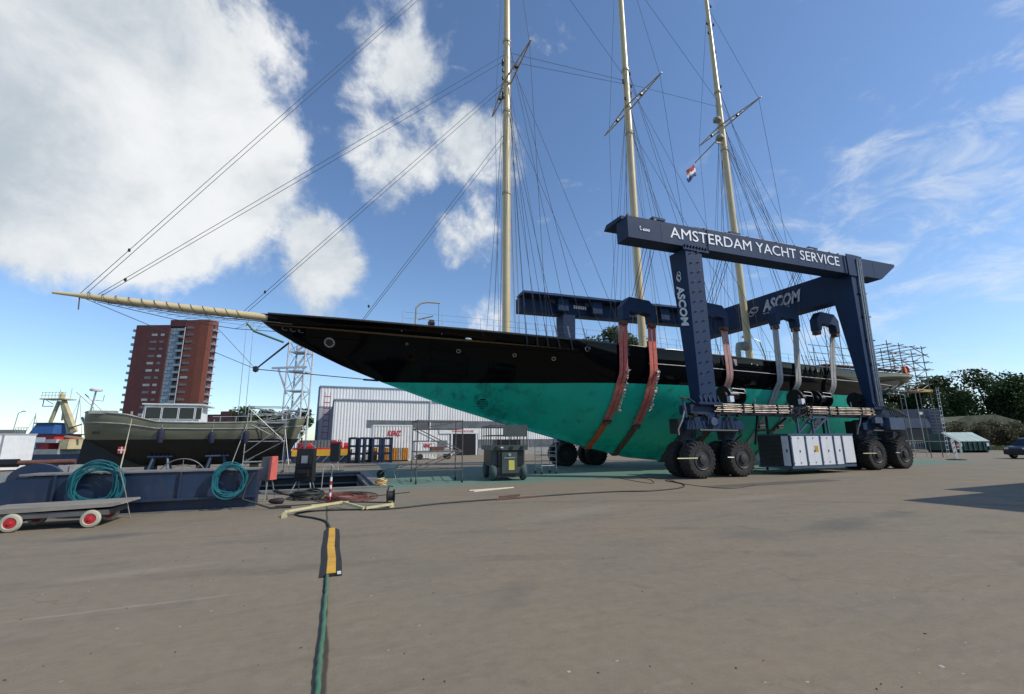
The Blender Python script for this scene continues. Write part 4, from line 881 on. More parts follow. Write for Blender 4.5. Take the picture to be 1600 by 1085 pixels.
dp = thing('round_plate', 'dark blue round-topped steel plate standing behind the girder end', 'steel plate', (-7.22, 16.4, 0))
build(MB().prism([(-7.22+math.cos(t)*.58, .84+math.sin(t)*.44) for t in np.linspace(0, math.pi, 20)]+[(-7.8, 0), (-6.64, 0)], 'y', 16.35, 16.5), 'plate', MT['dblue'], dp, smooth=30)
build(MB().cyl((-7.22, 16.30, 1.05), (-7.22, 16.52, 1.05), .05, n=10), 'lifting_eye', MT['dblue'], dp)
def coil(name, lab, c, rx, rz, n, m, p0, spread, squash=1.0):
    o = thing(name, lab, 'hose', c, 0, 'coils of teal hose hung on the blue girder')
    for k in range(n):
        r1 = rx*random.uniform(.82, 1.06); r2 = rz*random.uniform(.80, 1.05); dx = random.uniform(-.06, .06)*spread; dz = random.uniform(-.08, .02)*spread; yy = p0-.03-k*.012
        pts = [(c[0]+dx+math.cos(t)*r1*(1+.12*squash*max(0, -math.sin(t))), yy-.03*math.sin(2*t+k), c[2]+rz+dz+math.sin(t)*r2-(.12*squash*k/n if math.sin(t) < 0 else 0)) for t in np.linspace(0, 2*math.pi, 40, endpoint=False)]
        build(MB().tube(pts, .017, 5, True), 'hose_loop', MT[m], o, smooth=60)
    build(MB().tube([(c[0]+rx*.96, p0-.12, c[2]+rz*1.3), (c[0]+rx*1.05, p0-.02, c[2]+rz*1.32), (c[0]+rx*.98, p0-.2, c[2]+rz*1.25)], .02, 5), 'tie', MT['black'], o)
    return o
q = onp(155, 756, 14.9); coil('hose_coil', 'loose coil of teal hose hanging over the girder above the cart', (q[0], 14.9, .42), .50, .46, 15, 'hoseteal', 14.86, 1.6, 1.0)
q = onp(360.5, 750, 14.9); coil('hose_coil', 'tight oval coil of teal hose at the free end of the girder', (q[0], 14.9, .38), .38, .43, 14, 'hoseteal', 14.86, .8, .3)
ct = thing('flat_cart', 'grey flatbed hand cart with red and cream wheels beside the blue girder', 'cart', (-5.35, 13.55, 0))
build(MB().prism([(-6.62, .36), (-4.35, .42), (-4.18, .46), (-4.2, .50), (-6.62, .46)], 'y', 13.0, 14.15), 'bed', mat('worn_grey_plywood', (.22,.20,.17), .8, var=.3, scale=2, stretch=(.5,3,1)), ct)
build(MB().box(-6.6, -4.4, 13.04, 14.1, .25, .358), 'bed_frame', mat('dull_cart_steel', (.09,.09,.09), .6, var=.3), ct)
wh = MB().lathe([(.105,-.04),(.12,-.055),(.165,-.045),(.186,0),(.165,.045),(.12,.055),(.105,.04),(.105,-.04)], (0,0,0), 'y', 22)
first_c = None
for x, y in ((-5.98, 13.0), (-4.68, 13.0), (-5.98, 13.95), (-4.68, 13.95)):
    if first_c is None:
        first_c = build(wh, 'cart_wheel', mat('cream_tyre', (.40,.38,.29), .7, var=.15, scale=6), None, smooth=40)
        h = build(MB().lathe([(0,-.07),(.03,-.068),(.04,-.045),(.108,-.04),(.108,.04),(0,.05)], (0,0,0), 'y', 18), 'wheel_disc', MT['red'], None, smooth=40); h.parent = first_c; wo = first_c
    else: wo = copy_tree(first_c)
    wo.parent = ct; wo.location = (x+5.35, y-13.55, .186)
for x in (-5.98, -4.68): build(MB().box(x-.3 if x < -5 else x-.05, x+.12, 13.1, 13.95, .186, .249), 'axle_block', MT['black'], ct)
# ---------------------------------------------------------------- power cabinets, post, cables, boom, hoses
def cabinet(lab, x, y, w, h, zb, tilt, m, name='power_cabinet', rz=0.0, face=None):
    o = thing(name, lab, 'electrical cabinet', (x, y, 0), rz)
    build(MB().hexa([(-w/2,-.16,zb),(w/2,-.16,zb),(w/2,.16,zb),(-w/2,.16,zb)], [(-w/2+.02,-.13,zb+h),(w/2-.02,-.13,zb+h),(w/2-.02,.13,zb+h),(-w/2+.02,.13,zb+h)]), 'case', MT[m], o, local=True)
    for sx in (-1, 1):
        build(MB().tube([(sx*w*.38, -.1, zb), (sx*w*.62, -.24, 0)], .018, 6), 'leg', MT['galv'], o, local=True); build(MB().tube([(sx*w*.38, .1, zb), (sx*w*.5, .28, 0)], .018, 6), 'leg', MT['galv'], o, local=True)
    return o
q = onz(474, 773, 0); cb = cabinet('tall black power distribution cabinet on tripod legs by the dock slot', q[0], q[1], .62, 1.12, .45, 0, 'black', rz=CROT)
for (a, b_, c, d, m) in ((-.1, .12, .72, .98, 'galv'), (.14, .26, .70, .95, 'rubber'), (-.26, -.14, .7, .95, 'rubber')): build(MB().box(a, b_, -.17, -.145, .45+c-.1, .45+d-.1), 'meter_window', MT[m], cb, local=True)
build(MB().box(-.31, .31, -.19, -.155, .93, .96), 'case_lip', MT['black'], cb, local=True); build(MB().box(-.2, .2, -.2, -.15, .62, .86), 'socket_panel', MT['rubber'], cb, local=True)
for k in range(4): build(MB().cyl((-.15+k*.1, -.24, .72), (-.15+k*.1, -.18, .75), .035, n=8), 'socket', MT['black'], cb, local=True)
build(MB().tube([(-.3, 0, 1.57), (-.12, 0, 1.72), (.1, 0, 1.76), (.3, 0, 1.6)], .012, 5), 'lifting_rail', MT['galv'], cb, local=True)
q = onz(412, 784, 0); c2 = cabinet('grey cabinet with a salmon red side panel leaning by the girder end', q[0], q[1]+.25, .30, .72, .62, 0, 'skipgrey', rz=CROT-.2)
for o in c2.children:
    if o.name.startswith('case'): o.data.materials[0] = mat('scuffed_grey_case', (.14,.135,.13), .6, var=.25)
build(MB().hexa([(.152,-.17,.64),(.24,-.17,.64),(.24,.14,.64),(.152,.14,.64)], [(.152,-.14,1.36),(.24,-.14,1.36),(.24,.12,1.36),(.152,.12,1.36)]), 'side_panel', MT['redpink'], c2, local=True)
q = onz(522, 736, 0); c3 = cabinet('small black cabinet with red top across the dock slot', q[0], q[1], .6, 1.15, .6, 0, 'black', rz=CROT)
build(MB().box(-.34, .34, -.17, .17, 1.752, 1.86), 'red_cap', MT['red'], c3, local=True)
for k in range(5): build(MB().cyl((-.28+k*.14, 0, 1.86), (-.28+k*.14, 0, 1.98), .03, n=6), 'cap_stud', MT['red'], c3, local=True)
build(MB().box(-.5, .5, -.4, .4, 0, .04), 'foot_frame', MT['black'], c3, local=True)
q = onz(515, 783, 0); ps = thing('striped_post', 'slim red and white striped post at the edge of the dock slot', 'bollard post', (q[0], q[1], 0))
for k in range(6): build(MB().cyl((0,0,.02+k*.115), (0,0,.02+(k+1)*.115-.001), .035, n=12), 'stripe_band', MT['red'] if k % 2 == 0 else MT['white'], ps, local=True, smooth=40)
build(MB().cyl((0,0,0), (0,0,.02), .09, n=12), 'base', MT['black'], ps, local=True)
q = onz(507, 774, 0); sp_ = thing('water_standpipe', 'thin pale hooped pipe stand behind the striped post', 'pipe', (q[0], q[1], 0))
build(MB().tube([(-.12,0,0), (-.1,0,.9), (0,0,1.02), (.14,0,1.03), (.25,0,.9)], .016, 6), 'hooped_pipe', MT['strapgrey'], sp_, local=True, smooth=60); build(MB().tube([(.18,0,0), (.17,0,.5), (.2,0,.95)], .013, 6), 'riser', MT['galv'], sp_, local=True)
def gtube(name, lab, cat, pxs, r, m, z=None, group=None):
    P = [onz(x, y, 0) for x, y in pxs]; pts = []
    for i in range(len(P)-1):
        a = P[max(0, i-1)]; b = P[i]; c = P[i+1]; d = P[min(len(P)-1, i+2)]
        for t in np.linspace(0, 1, 11, endpoint=False): pts.append(.5*((2*b)+(-a+c)*t+(2*a-5*b+4*c-d)*t*t+(-a+3*b-3*c+d)*t**3))
    pts.append(P[-1]); rj = random.Random(len(pts)); pts = [(p[0]+rj.uniform(-.006, .006), p[1]+rj.uniform(-.006, .006), (r if z is None else z)+.002) for p in pts]
    c = pts[0]; o = thing(name, lab, cat, (c[0], c[1], 0), 0, group); build(MB().tube(pts, r, 8), 'run', MT[m], o, smooth=60); return o
# black cable loops round the cabinet foot
cl = thing('cable_coil', 'thick black cable coiled on the ground under the tall cabinet', 'cable', tuple(onz(475, 780, 0)))
c = onz(480, 779, 0)
for k in range(7):
    r1 = .42+random.uniform(-.05, .10); pts = [(c[0]+math.cos(t)*r1+random.uniform(-.02, .02), c[1]+math.sin(t)*r1*1.5+.1*k*.3, .03+k*.028+.03*math.sin(t*2+k)) for t in np.linspace(0, 6.283, 26, endpoint=False)]
    build(MB().tube(pts, .028, 6, True), 'cable_loop', MT['hosedark'], cl, smooth=60)
build(MB().tube([(c[0]-.4, c[1]+.1, .10), (c[0]-.7, c[1]-.3, .22), (c[0]-1.0, c[1]+.1, .28)], .05, 7), 'cable_end', MT['hosedark'], cl, smooth=60)
lp = thing('power_cable', 'black cable looping from the salmon-panelled cabinet down to the ground', 'cable', tuple(onz(400, 795, 0)))
a0 = onp(398, 738, onz(400, 795, 0)[1]); g0 = onz(412, 796, 0); g1 = onz(455, 794, 0)
build(MB().tube([a0, a0+np.array([-.16,-.05,-.35]), a0+np.array([-.22,-.1,-.7]), g0+np.array([-.1,0,.12]), g0+np.array([.15,-.02,.03]), (g0+g1)/2+np.array([0,0,.03]), g1+np.array([0,0,.03])], .026, 7), 'run', MT['hosedark'], lp, smooth=60)
gtube('power_cable', 'thin black cable lying along the foot of the dock slot edge', 'cable', ((430, 792), (470, 790), (510, 786), (560, 779), (640, 770)), .014, 'hosedark')
build(MB().lathe([(0,-.2),(.06,-.14),(.09,.06),(.08,.2),(0,.24)], (0,0,0), 'x', 12).xf(Matrix.Translation(tuple(onz(430, 788, 0)+np.array([0,0,.09])))), 'cable_plug', MT['rubber'], lp, smooth=60)
rc = thing('red_cable_heap', 'flat heap of dark red cable beside the striped post', 'cable', tuple(onz(540, 777, 0)))
c = onz(541, 777, 0)
for k in range(20):
    r1 = random.uniform(.35, 1.5); ph = random.uniform(0, 6); pts = [(c[0]+math.cos(t+ph)*r1*.75+random.uniform(-.05, .05), c[1]+math.sin(t+ph)*r1*1.2+random.uniform(-.05, .05), .014+.012*(k % 4)+random.uniform(0, .01)) for t in np.linspace(0, 5.2, 18)]
    build(MB().tube(pts, .011, 5), 'cable_turn', MT['redcable'], rc, smooth=60)
bm_ = thing('folded_boom', 'pale yellow jointed steel boom lying on the concrete', 'boom', tuple(onz(540, 795, 0)))
def seg(a, b, za, zb, w, name='boom_section', m='ypale'):
    A_ = onz(*a, 0); B_ = onz(*b, 0); return build(MB().bar((A_[0], A_[1], za), (B_[0], B_[1], zb), w, w*1.1), name, MT[m], bm_)
seg((444, 808), (534, 794), .12, .16, .05); seg((536, 794.5), (568, 798), .15, .06, .06); seg((572, 798), (613, 793.5), .06, .10, .055); seg((486, 793), (545, 788), .04, .06, .05); seg((545, 788.5), (612, 790.5), .07, .09, .03, 'pull_rod', 'black')
for px, py, z in ((444, 808, .07), (533, 794, .11), (612, 793, .08)):
    c = onz(px, py, 0); build(MB().cyl((c[0], c[1]-.05, z), (c[0], c[1]+.05, z), .055, n=12), 'pivot', MT['ypale'], bm_, smooth=40)
for px, py in ((444, 809), (612, 794)):
    c = onz(px, py, 0); build(MB().box(c[0]-.06, c[0]+.06, c[1]-.1, c[1]+.1, 0, .04), 'foot', MT['ypale'], bm_)
rl = thing('cable_reel', 'small black cable reel standing on the end of the yellow boom', 'reel', tuple(onz(611, 793, 0)))
c = onz(610, 793, 0)+np.array([0, .05, .30])
build(MB().lathe([(.06,-.09),(.18,-.10),(.18,-.08),(.13,-.075),(.13,.075),(.18,.08),(.18,.10),(.06,.09)], c, 'x', 18), 'drum', MT['rubber'], rl, smooth=40); build(MB().tube([c+np.array([0,0,-.16]), c+np.array([0,0,-.28])], .02, 6), 'stem', MT['black'], rl); build(MB().tube([c+np.array([-.08,0,.15]), c+np.array([-.05,0,.27]), c+np.array([.05,0,.25])], .02, 6), 'handle', MT['rubber'], rl)
# the long green hose under its ramp, and the cable ramp
gtube('green_hose', 'green hose running straight over the concrete from under the cable ramp', 'hose', ((494, 1130), (498, 1050), (507, 960), (512, 900), (515, 860)), .020, 'hosegreen')
gtube('dark_hose', 'dark hose curling past the yellow boom and away under the schooner', 'hose', ((516, 838), (514, 824), (508, 816), (490, 811), (470, 808), (462, 804), (490, 800), (540, 798), (610, 796.5), (700, 787), (800, 780), (880, 774), (960, 769.5), (1020, 768), (1064, 763), (1066, 757), (1040, 752)), .021, 'hosedark')
gtube('black_lead', 'thin black lead snaking near the front wheels of the lift', 'cable', ((966, 747), (990, 752), (1020, 756), (1016, 750), (1000, 747), (1040, 749), (1070, 757), (1140, 764), (1180, 758)), .010, 'hosedark')
rp = thing('cable_ramp', 'rubber cable ramp with a worn yellow centre strip over the green hose', 'cable ramp', tuple(onz(515, 866, 0)))
yA, yB = onz(514, 902, 0)[1], onz(518, 829, 0)[1]; xA, xB = onz(514, 902, 0)[0]+.02, onz(518, 829, 0)[0]+.0
nseg = 4
for k in range(nseg):
    t0, t1 = k/nseg, (k+1)/nseg-.006; 
    for (prof_, nm_, m_) in (([(-.145, .002), (.145, .002), (.145, .008), (.066, .044), (-.066, .044), (-.145, .008)], 'ramp_section', 'rubber'), ([(-.060, .0455), (.060, .0455), (.054, .052), (-.054, .052)], 'yellow_strip', 'yellow')):
        fx = lambda t: xA+(xB-xA)*t+.010*math.sin(t*9); fy = lambda t: yA+(yB-yA)*t
        build(MB().hexa([(0,0,0)]*4, [(0,0,0)]*4) if False else MB().add([(fx(t0)+a, fy(t0), b_) for a, b_ in prof_]+[(fx(t1)+a, fy(t1), b_) for a, b_ in prof_],
              [tuple(range(len(prof_))), tuple(range(2*len(prof_)-1, len(prof_)-1, -1))]+[(i, (i+1) % len(prof_), len(prof_)+(i+1) % len(prof_), len(prof_)+i) for i in range(len(prof_))]), nm_, MT[m_], rp)
    for j in range(5):
        t = t0+(t1-t0)*(j+.5)/5; build(MB().box(fx(t)-.05, fx(t)+.05, fy(t)-.012, fy(t)+.012, .0525, .056), 'grip_bar', MT['yellow'], rp)
build(MB().box(fx(0)+.08, fx(0)+.13, yA-.02, yA+.07, .028, .046), 'end_tag', MT['white'], rp)
for i, (a, b_) in enumerate((((740, 769), (802, 762.5)), ((733, 767.5), (795, 763)))):
    A_, B_ = onz(*a, 0), onz(*b_, 0); o = thing('timber_lath', 'pale new timber lath lying loose on the concrete before the scissor lift', 'lath', (A_[0], A_[1], 0), 0, 'pale laths on the concrete'); build(MB().bar((A_[0], A_[1], .018), (B_[0], B_[1], .018), .07, .03), 'lath', MT['lath'], o)
A_, B_ = onz(775, 782, 0), onz(895, 772, 0); o = thing('steel_bar', 'thin rusty bar lying along the dark hose', 'bar', (A_[0], A_[1], 0)); build(MB().tube([(A_[0], A_[1]-.06, .02), (B_[0], B_[1]-.06, .02)], .018, 6), 'rod', MT['strapbrown'], o)
A_, B_ = onz(782, 780, 0), onz(814, 777, 0); build(MB().bar((A_[0], A_[1]+.1, .05), (B_[0], B_[1]+.1, .05), .05, .05), 'loose_hook', MT['strapbrown'], o)
wbw = thing('wheelbarrow', 'grey steel wheelbarrow parked on the far side of the dock slot', 'wheelbarrow', tuple(onz(607, 747, 0)), CROT)
build(MB().hexa([(-.28,-.2,.42),(.30,-.2,.42),(.30,.2,.42),(-.28,.2,.42)], [(-.55,-.32,.72),(.55,-.32,.68),(.55,.32,.68),(-.55,.32,.72)]), 'tray', MT['skipgrey'], wbw, local=True)
build(MB().lathe([(.06,-.04),(.17,-.05),(.20,0),(.17,.05),(.06,.04)], (-.42,0,.2), 'y', 18), 'wheel', MT['rubber'], wbw, local=True, smooth=40)
for sd in (-1, 1): build(MB().tube([(-.42, sd*.1, .2), (-.1, sd*.22, .42), (.5, sd*.26, .5), (1.0, sd*.28, .66)], .018, 6), 'handle_tube', MT['galv'], wbw, local=True); build(MB().tube([(.3, sd*.22, .45), (.42, sd*.24, .0)], .016, 6), 'rest_leg', MT['galv'], wbw, local=True)
c = onz(596, 762, 0); o = thing('rope_bundle', 'yellowish rope bundle at the corner of the dock slot', 'rope', tuple(c)); 
for k in range(8): build(MB().tube([(c[0]+math.cos(t+k)*.22, c[1]+.3+math.sin(t+k)*.16, .06+.06*k/2+.05*math.sin(t*2+k)) for t in np.linspace(0, 6, 14)], .035, 5), 'rope_turn', MT['ypale'] if k % 2 else MT['orange'], o, smooth=60)

# ---------------------------------------------------------------- scaffolds
def scaffold(name, lab, x0, x1, y0, y1, ht, levels, m, r=.024, castors=True, planks=(), braces=True, ladder=False):
    o = thing(name, lab, 'scaffold', ((x0+x1)/2, (y0+y1)/2, 0))
    B_ = lambda a, b, nm, rr=r: build(MB().cyl(a, b, rr, n=6), nm, MT[m], o, smooth=60)
    for x in (x0, x1):
        for y in (y0, y1):
            B_((x, y, .16 if castors else 0), (x, y, ht), 'upright')
            if castors: build(MB().cyl((x-.03, y, .08), (x+.03, y, .08), .08, n=10), 'castor', MT['rubber'], o)
    for z in levels:
        for y in (y0, y1): B_((x0, y, z), (x1, y, z), 'ledger')
        for x in (x0, x1): B_((x, y0, z), (x, y1, z), 'transom')
    if ladder:
        for x in (x0, x1):
            for z in np.arange(.35, ht, .28): B_((x, y0, z), (x, y1, z), 'rung', r*.8)
    if braces:
        zz = list(levels)
        for i, (a, b) in enumerate(zip(zz[:-1], zz[1:])):
            for y in (y0, y1): B_((x0, y, a) if i % 2 == 0 else (x1, y, a), (x1, y, b) if i % 2 == 0 else (x0, y, b), 'brace', r*.85)
    for z in planks: build(MB().box(x0+.05, x1-.05, y0+.06, y1-.06, z+.03, z+.08), 'platform', MT['wood'] if m != 'alu' else MT['galv'], o)
    return o
q = onz(641, 753, 0); scaffold('scaffold_frame', 'dark steel scaffold frame with crossed braces left of the scissor lift', q[0], q[0]+2.05, q[1]-1.4, q[1]-.2, 2.75, (.55, 1.35, 2.35, 2.7), 'darktube', .028, ladder=False)
q = onz(843, 741, 0); scaffold('ladder_tower', 'small aluminium ladder tower under the green hull', q[0], q[0]+.9, q[1]-.3, q[1]+.55, 1.75, (.45, 1.0, 1.55), 'alu', .020, ladder=True, braces=False)
c = onz(425, 731, 0); al = scaffold('aluminium_scaffold', 'white aluminium scaffold tower beside the bow of the grey workboat', -4.6, -2.5, 31.4, 32.5, 4.1, (.7, 1.9, 3.0, 3.55, 4.0), 'alu', .026, planks=(3.0,))
for a, b_ in (((-4.6, 31.3, 2.9), (-5.2, 30.7, .02)), ((-2.5, 31.3, 2.6), (-2.0, 30.6, .02)), ((-4.6, 31.3, 3.9), (-2.5, 31.3, 1.9)), ((-2.5, 31.3, 3.2), (-.9, 31.3, 3.55)), ((-4.6, 31.3, 1.2), (-2.3, 31.2, 3.1))):
    build(MB().cyl(a, b_, .022, n=6), 'outrigger', MT['alu'], al)

# ---------------------------------------------------------------- scissor lift
q = onz(795, 751, 0); sl_ = thing('scissor_lift', 'dark scissor lift with guard rails and teal dusted tyres under the bow', 'scissor lift', (q[0], q[1]+.1, 0), CROT+.22)
bd_ = lambda mb, nm, m, par=None, sm=None: build(mb, nm, MT[m], par or sl_, local=True, smooth=sm)
bd_(MB().box(-.62, .62, -.25, 2.35, .28, .62), 'chassis', 'scis'); bd_(MB().box(-.78, .78, -.1, 2.3, .63, 1.36), 'scissor_stack', 'scis')
for k in range(5): bd_(MB().box(-.80, -.781, .05+k*.44, .42+k*.44, .68, 1.3), 'side_louvre', 'black')
bd_(MB().box(-.36, .36, -.40, -.101, .34, 1.28), 'front_cabinet', 'scis'); bd_(MB().box(-.05, .22, -.418, -.401, .48, .92), 'service_label', 'cyel'); bd_(MB().box(-.26, .26, -.42, -.401, 1.0, 1.05), 'cabinet_lip', 'galv')
bd_(MB().cyl((0,-.43,1.17), (0,-.40,1.17), .07, n=12), 'lamp', 'galv'); bd_(MB().box(-.52, -.37, -.3, -.101, .66, 1.30), 'side_box', 'black'); bd_(MB().box(.37, .70, -.22, -.101, .66, 1.30), 'side_box', 'black')
bd_(MB().box(-.55, .55, -.32, -.1, .2, .34), 'bumper', 'black')
for x in (-.70, .70):
    for y in (.0, 1.95): bd_(MB().lathe([(.16,-.12),(.33,-.13),(.37,-.08),(.38,0),(.37,.08),(.33,.13),(.16,.12),(.16,-.12)], (x*1.02, y, .385), 'x', 22), 'wheel', 'scistyre', None, 40); bd_(MB().cyl((x*1.02-.1, y, .385), (x*1.02+.1, y, .385), .17, n=12), 'hub', 'scis')
pl_ = bd_(MB().box(-.88, .88, -.35, 2.5, 1.37, 1.60), 'platform', 'scis')
for x in (-.86, .86):
    for y in np.linspace(-.32, 2.46, 5): bd_(MB().cyl((x, y, 1.6), (x, y, 2.5), .022, n=6), 'rail_post', 'scis', pl_)
    for z in (2.05, 2.5): bd_(MB().tube([(x, -.32, z), (x, 2.46, z)], .022, 6), 'guard_rail', 'scis', pl_)
for y in (-.32, 2.46):
    for z in (2.05, 2.5): bd_(MB().tube([(-.86, y, z), (.86, y, z)], .022, 6), 'guard_rail', 'scis', pl_)
    for x in (-.62, -.4, .0, .4): bd_(MB().cyl((x, y, 1.6), (x, y, 2.5), .022, n=6), 'rail_post', 'scis', pl_)
bd_(MB().box(-.3, .84, -.37, -.345, 1.98, 2.52), 'rail_sheet', 'scis', pl_); bd_(MB().box(-.5, .7, .4, 1.3, 1.6, 1.85), 'tool_box', 'black', pl_)
for x in (-.6, .1, .6): bd_(MB().box(x-.07, x+.07, -.40, -.351, 1.42, 1.54), 'step_slot', 'black', pl_)
bd_(MB().box(-.42, -.3, -.42, -.351, 1.46, 1.52), 'serial_plate', 'white', pl_)
# ---------------------------------------------------------------- olive workboat on stands
BY = 33.0
wbt = thing('workboat', 'olive grey steel workboat with white wheelhouse standing on trestles', 'boat', (-7, BY, .5))
bx_ = [-12.75,-12.5,-11.8,-10.5,-9,-7,-5,-3.5,-2.4,-1.75,-1.5]
bb_ = [.55,1.1,1.5,1.75,1.85,1.85,1.75,1.45,1.0,.45,.06]
bz_ = [3.55,3.58,3.55,3.42,3.02,2.98,3.02,3.12,3.25,3.36,3.42]
def bhb(x, z, wl=2.05):
    b = np.interp(x, bx_, bb_); zs = np.interp(x, bx_, bz_); zk = np.interp(x, [-12.75,-12.2,-11.2,-10,-3.2,-2.2,-1.5], [2.1,1.75,1.1,.55,.55,1.2,3.2])
    u = min(1, max(0, (z-zk)/max(.1, zs-zk))); return max(.05, b*(1-(1-u)**2.3)), zk, zs
def brows(lo, hi, n, sd):
    rows = []
    for x in np.linspace(-12.75, -1.5, 46):
        _, zk, zs = bhb(x, 3); a = max(zk, lo); b = min(zs, hi); a = min(a, b)
        rows.append([(x, BY+sd*bhb(x, a+(b-a)*i/n)[0], a+(b-a)*i/n) for i in range(n+1)])
    return rows
mu = MB(); ml = MB()
for sd in (-1, 1): mu.grid(brows(2.05, 9, 8, sd)); ml.grid(brows(-9, 2.05, 8, sd))
mu.add([(-12.75, BY-sd*0-bhb(-12.75, z)[0]*1, z) for z in (2.1, 2.6, 3.1, 3.55)]+[(-12.75, BY+bhb(-12.75, z)[0], z) for z in (2.1, 2.6, 3.1, 3.55)], [(0,1,5,4),(1,2,6,5),(2,3,7,6)])
build(mu, 'upper_hull', MT['olive'], wbt, smooth=50); build(ml, 'black_bottom', MT['tar'], wbt, smooth=50)
xs_ = np.linspace(-12.7, -1.6, 40)
build(MB().grid([[(x, BY-np.interp(x, bx_, bb_)+.05, np.interp(x, bx_, bz_)-.35) for x in xs_], [(x, BY+np.interp(x, bx_, bb_)-.05, np.interp(x, bx_, bz_)-.35) for x in xs_]]), 'deck', MT['boatgrey'], wbt)
for fr, r in ((1.0, .045), (.62, .04)):
    build(MB().tube([(x, BY-bhb(x, 2.05+(np.interp(x, bx_, bz_)-2.05)*fr)[0]-.01, 2.05+(np.interp(x, bx_, bz_)-2.05)*fr) for x in xs_], r, 6), 'rubbing_rail' if fr < 1 else 'gunwale', MT['boatgrey'], wbt, smooth=60)
build(MB().box(-12.2, -11.0, BY-1.6, BY-1.3, 3.45, 3.62), 'stern_locker', MT['boatgrey'], wbt)
build(MB().prism([(-12.9, .55), (-12.0, .5), (-11.9, 1.6), (-12.35, 2.2), (-12.8, 2.1)], 'y', BY-.06, BY+.06), 'rudder', MT['tar'], wbt)
build(MB().box(-12.0, -9.6, BY-.12, BY+.12, .5, 1.75), 'skeg', MT['tar'], wbt)
em = build(MB().box(-10.75, -10.4, BY-1.28, BY-1.25, 1.30, 1.66), 'stern_emblem', MT['red'], wbt); 
build(MB().box(-10.62, -10.56, BY-1.285, BY-1.279, 1.30, 1.66), 'emblem_cross', MT['white'], em); build(MB().box(-10.75, -10.4, BY-1.2855, BY-1.2795, 1.46, 1.52), 'emblem_cross', MT['white'], em)
build(MB().box(-12.0, -11.72, BY-1.32, BY-1.24, 2.35, 2.5), 'exhaust_port', MT['black'], wbt)
# wheelhouse
x0, x1 = onp(230, 657, BY)[0], onp(318, 657, BY)[0]
whs = build(MB().hexa([(x0,BY-1.15,2.7),(x1,BY-1.15,2.7),(x1,BY+1.15,2.7),(x0,BY+1.15,2.7)], [(x0+.12,BY-1.1,4.02),(x1-.1,BY-1.1,4.02),(x1-.1,BY+1.1,4.02),(x0+.12,BY+1.1,4.02)]), 'wheelhouse', MT['white'], wbt)
build(MB().box(x0+.02, x1+.28, BY-1.25, BY+1.25, 4.022, 4.09), 'wheelhouse_roof', MT['white'], wbt)
ww = (x1-x0-.35)/3.35
for k in range(4):
    a = x0+.2+k*(ww+.07); b_ = a+(ww if k < 3 else ww*.42)
    wo_ = build(MB().box(a, b_, BY-1.165, BY-1.10, 3.20, 3.88), 'window', MT['glassdark'], whs)
    build(MB().tube([(a, BY-1.17, 3.20), (b_, BY-1.17, 3.20), (b_, BY-1.165, 3.88), (a, BY-1.165, 3.88)], .022, 4, True), 'window_frame', MT['white'], wo_)
build(MB().box(x0+1.6, x0+2.5, BY-.6, BY+.3, 4.09, 4.19), 'roof_hatch', MT['black'], whs); build(MB().box(x0+.9, x1+.1, BY-.7, BY-.6, 4.092, 4.16), 'roof_board', MT['boatgrey'], whs)
for x in (x0-.3, x0-.25): build(MB().cyl((x, BY-1.6, 3.1), (x, BY-1.6, 3.6), .03, n=6), 'bitt', MT['boatgrey'], wbt)
for x in np.arange(-6.0, -1.9, .8): build(MB().cyl((x, BY-np.interp(x, bx_, bb_)+.1, np.interp(x, bx_, bz_)-.1), (x, BY-np.interp(x, bx_, bb_)+.1, np.interp(x, bx_, bz_)+.35), .02, n=5), 'stanchion', MT['alu'], wbt)
build(MB().tube([(x, BY-np.interp(x, bx_, bb_)+.1, np.interp(x, bx_, bz_)+.35) for x in np.arange(-6.4, -1.7, .4)], .022, 5), 'hand_rail', MT['alu'], wbt)
for x in np.arange(x0, x1, .5): build(MB().cyl((x, BY-1.7, 2.95), (x, BY-1.7, 3.18), .018, n=5), 'stanchion', MT['alu'], wbt)
mx_ = onp(141, 645, BY); tpm = onp(150, 612, BY)
mst = build(MB().tube([mx_, tpm], .045, 6), 'signal_mast', MT['galv'], wbt); build(MB().lathe([(0,-.1),(.28,-.08),(.30,.02),(.2,.1),(0,.12)], tpm+np.array([0,0,.1]), 'z', 14), 'radar', MT['white'], mst, smooth=50); build(MB().tube([tpm+np.array([.05,0,-.5]), tpm+np.array([.4,0,-.55]), tpm+np.array([.42,0,-.2])], .02, 5), 'mast_arm', MT['galv'], mst)
for a, b_ in (((120, 613), (146, 636)), ((133, 616), (158, 640))): build(MB().tube([onp(*a, BY), onp(*b_, BY), onp(b_[0]+1, b_[1]+5, BY)], .03, 5), 'boat_davit', MT['galv'], wbt)
build(MB().tube([onp(128, 652, BY-.3), onp(134, 667, BY-.3)], .06, 6), 'stern_fender_bar', MT['galv'], wbt)
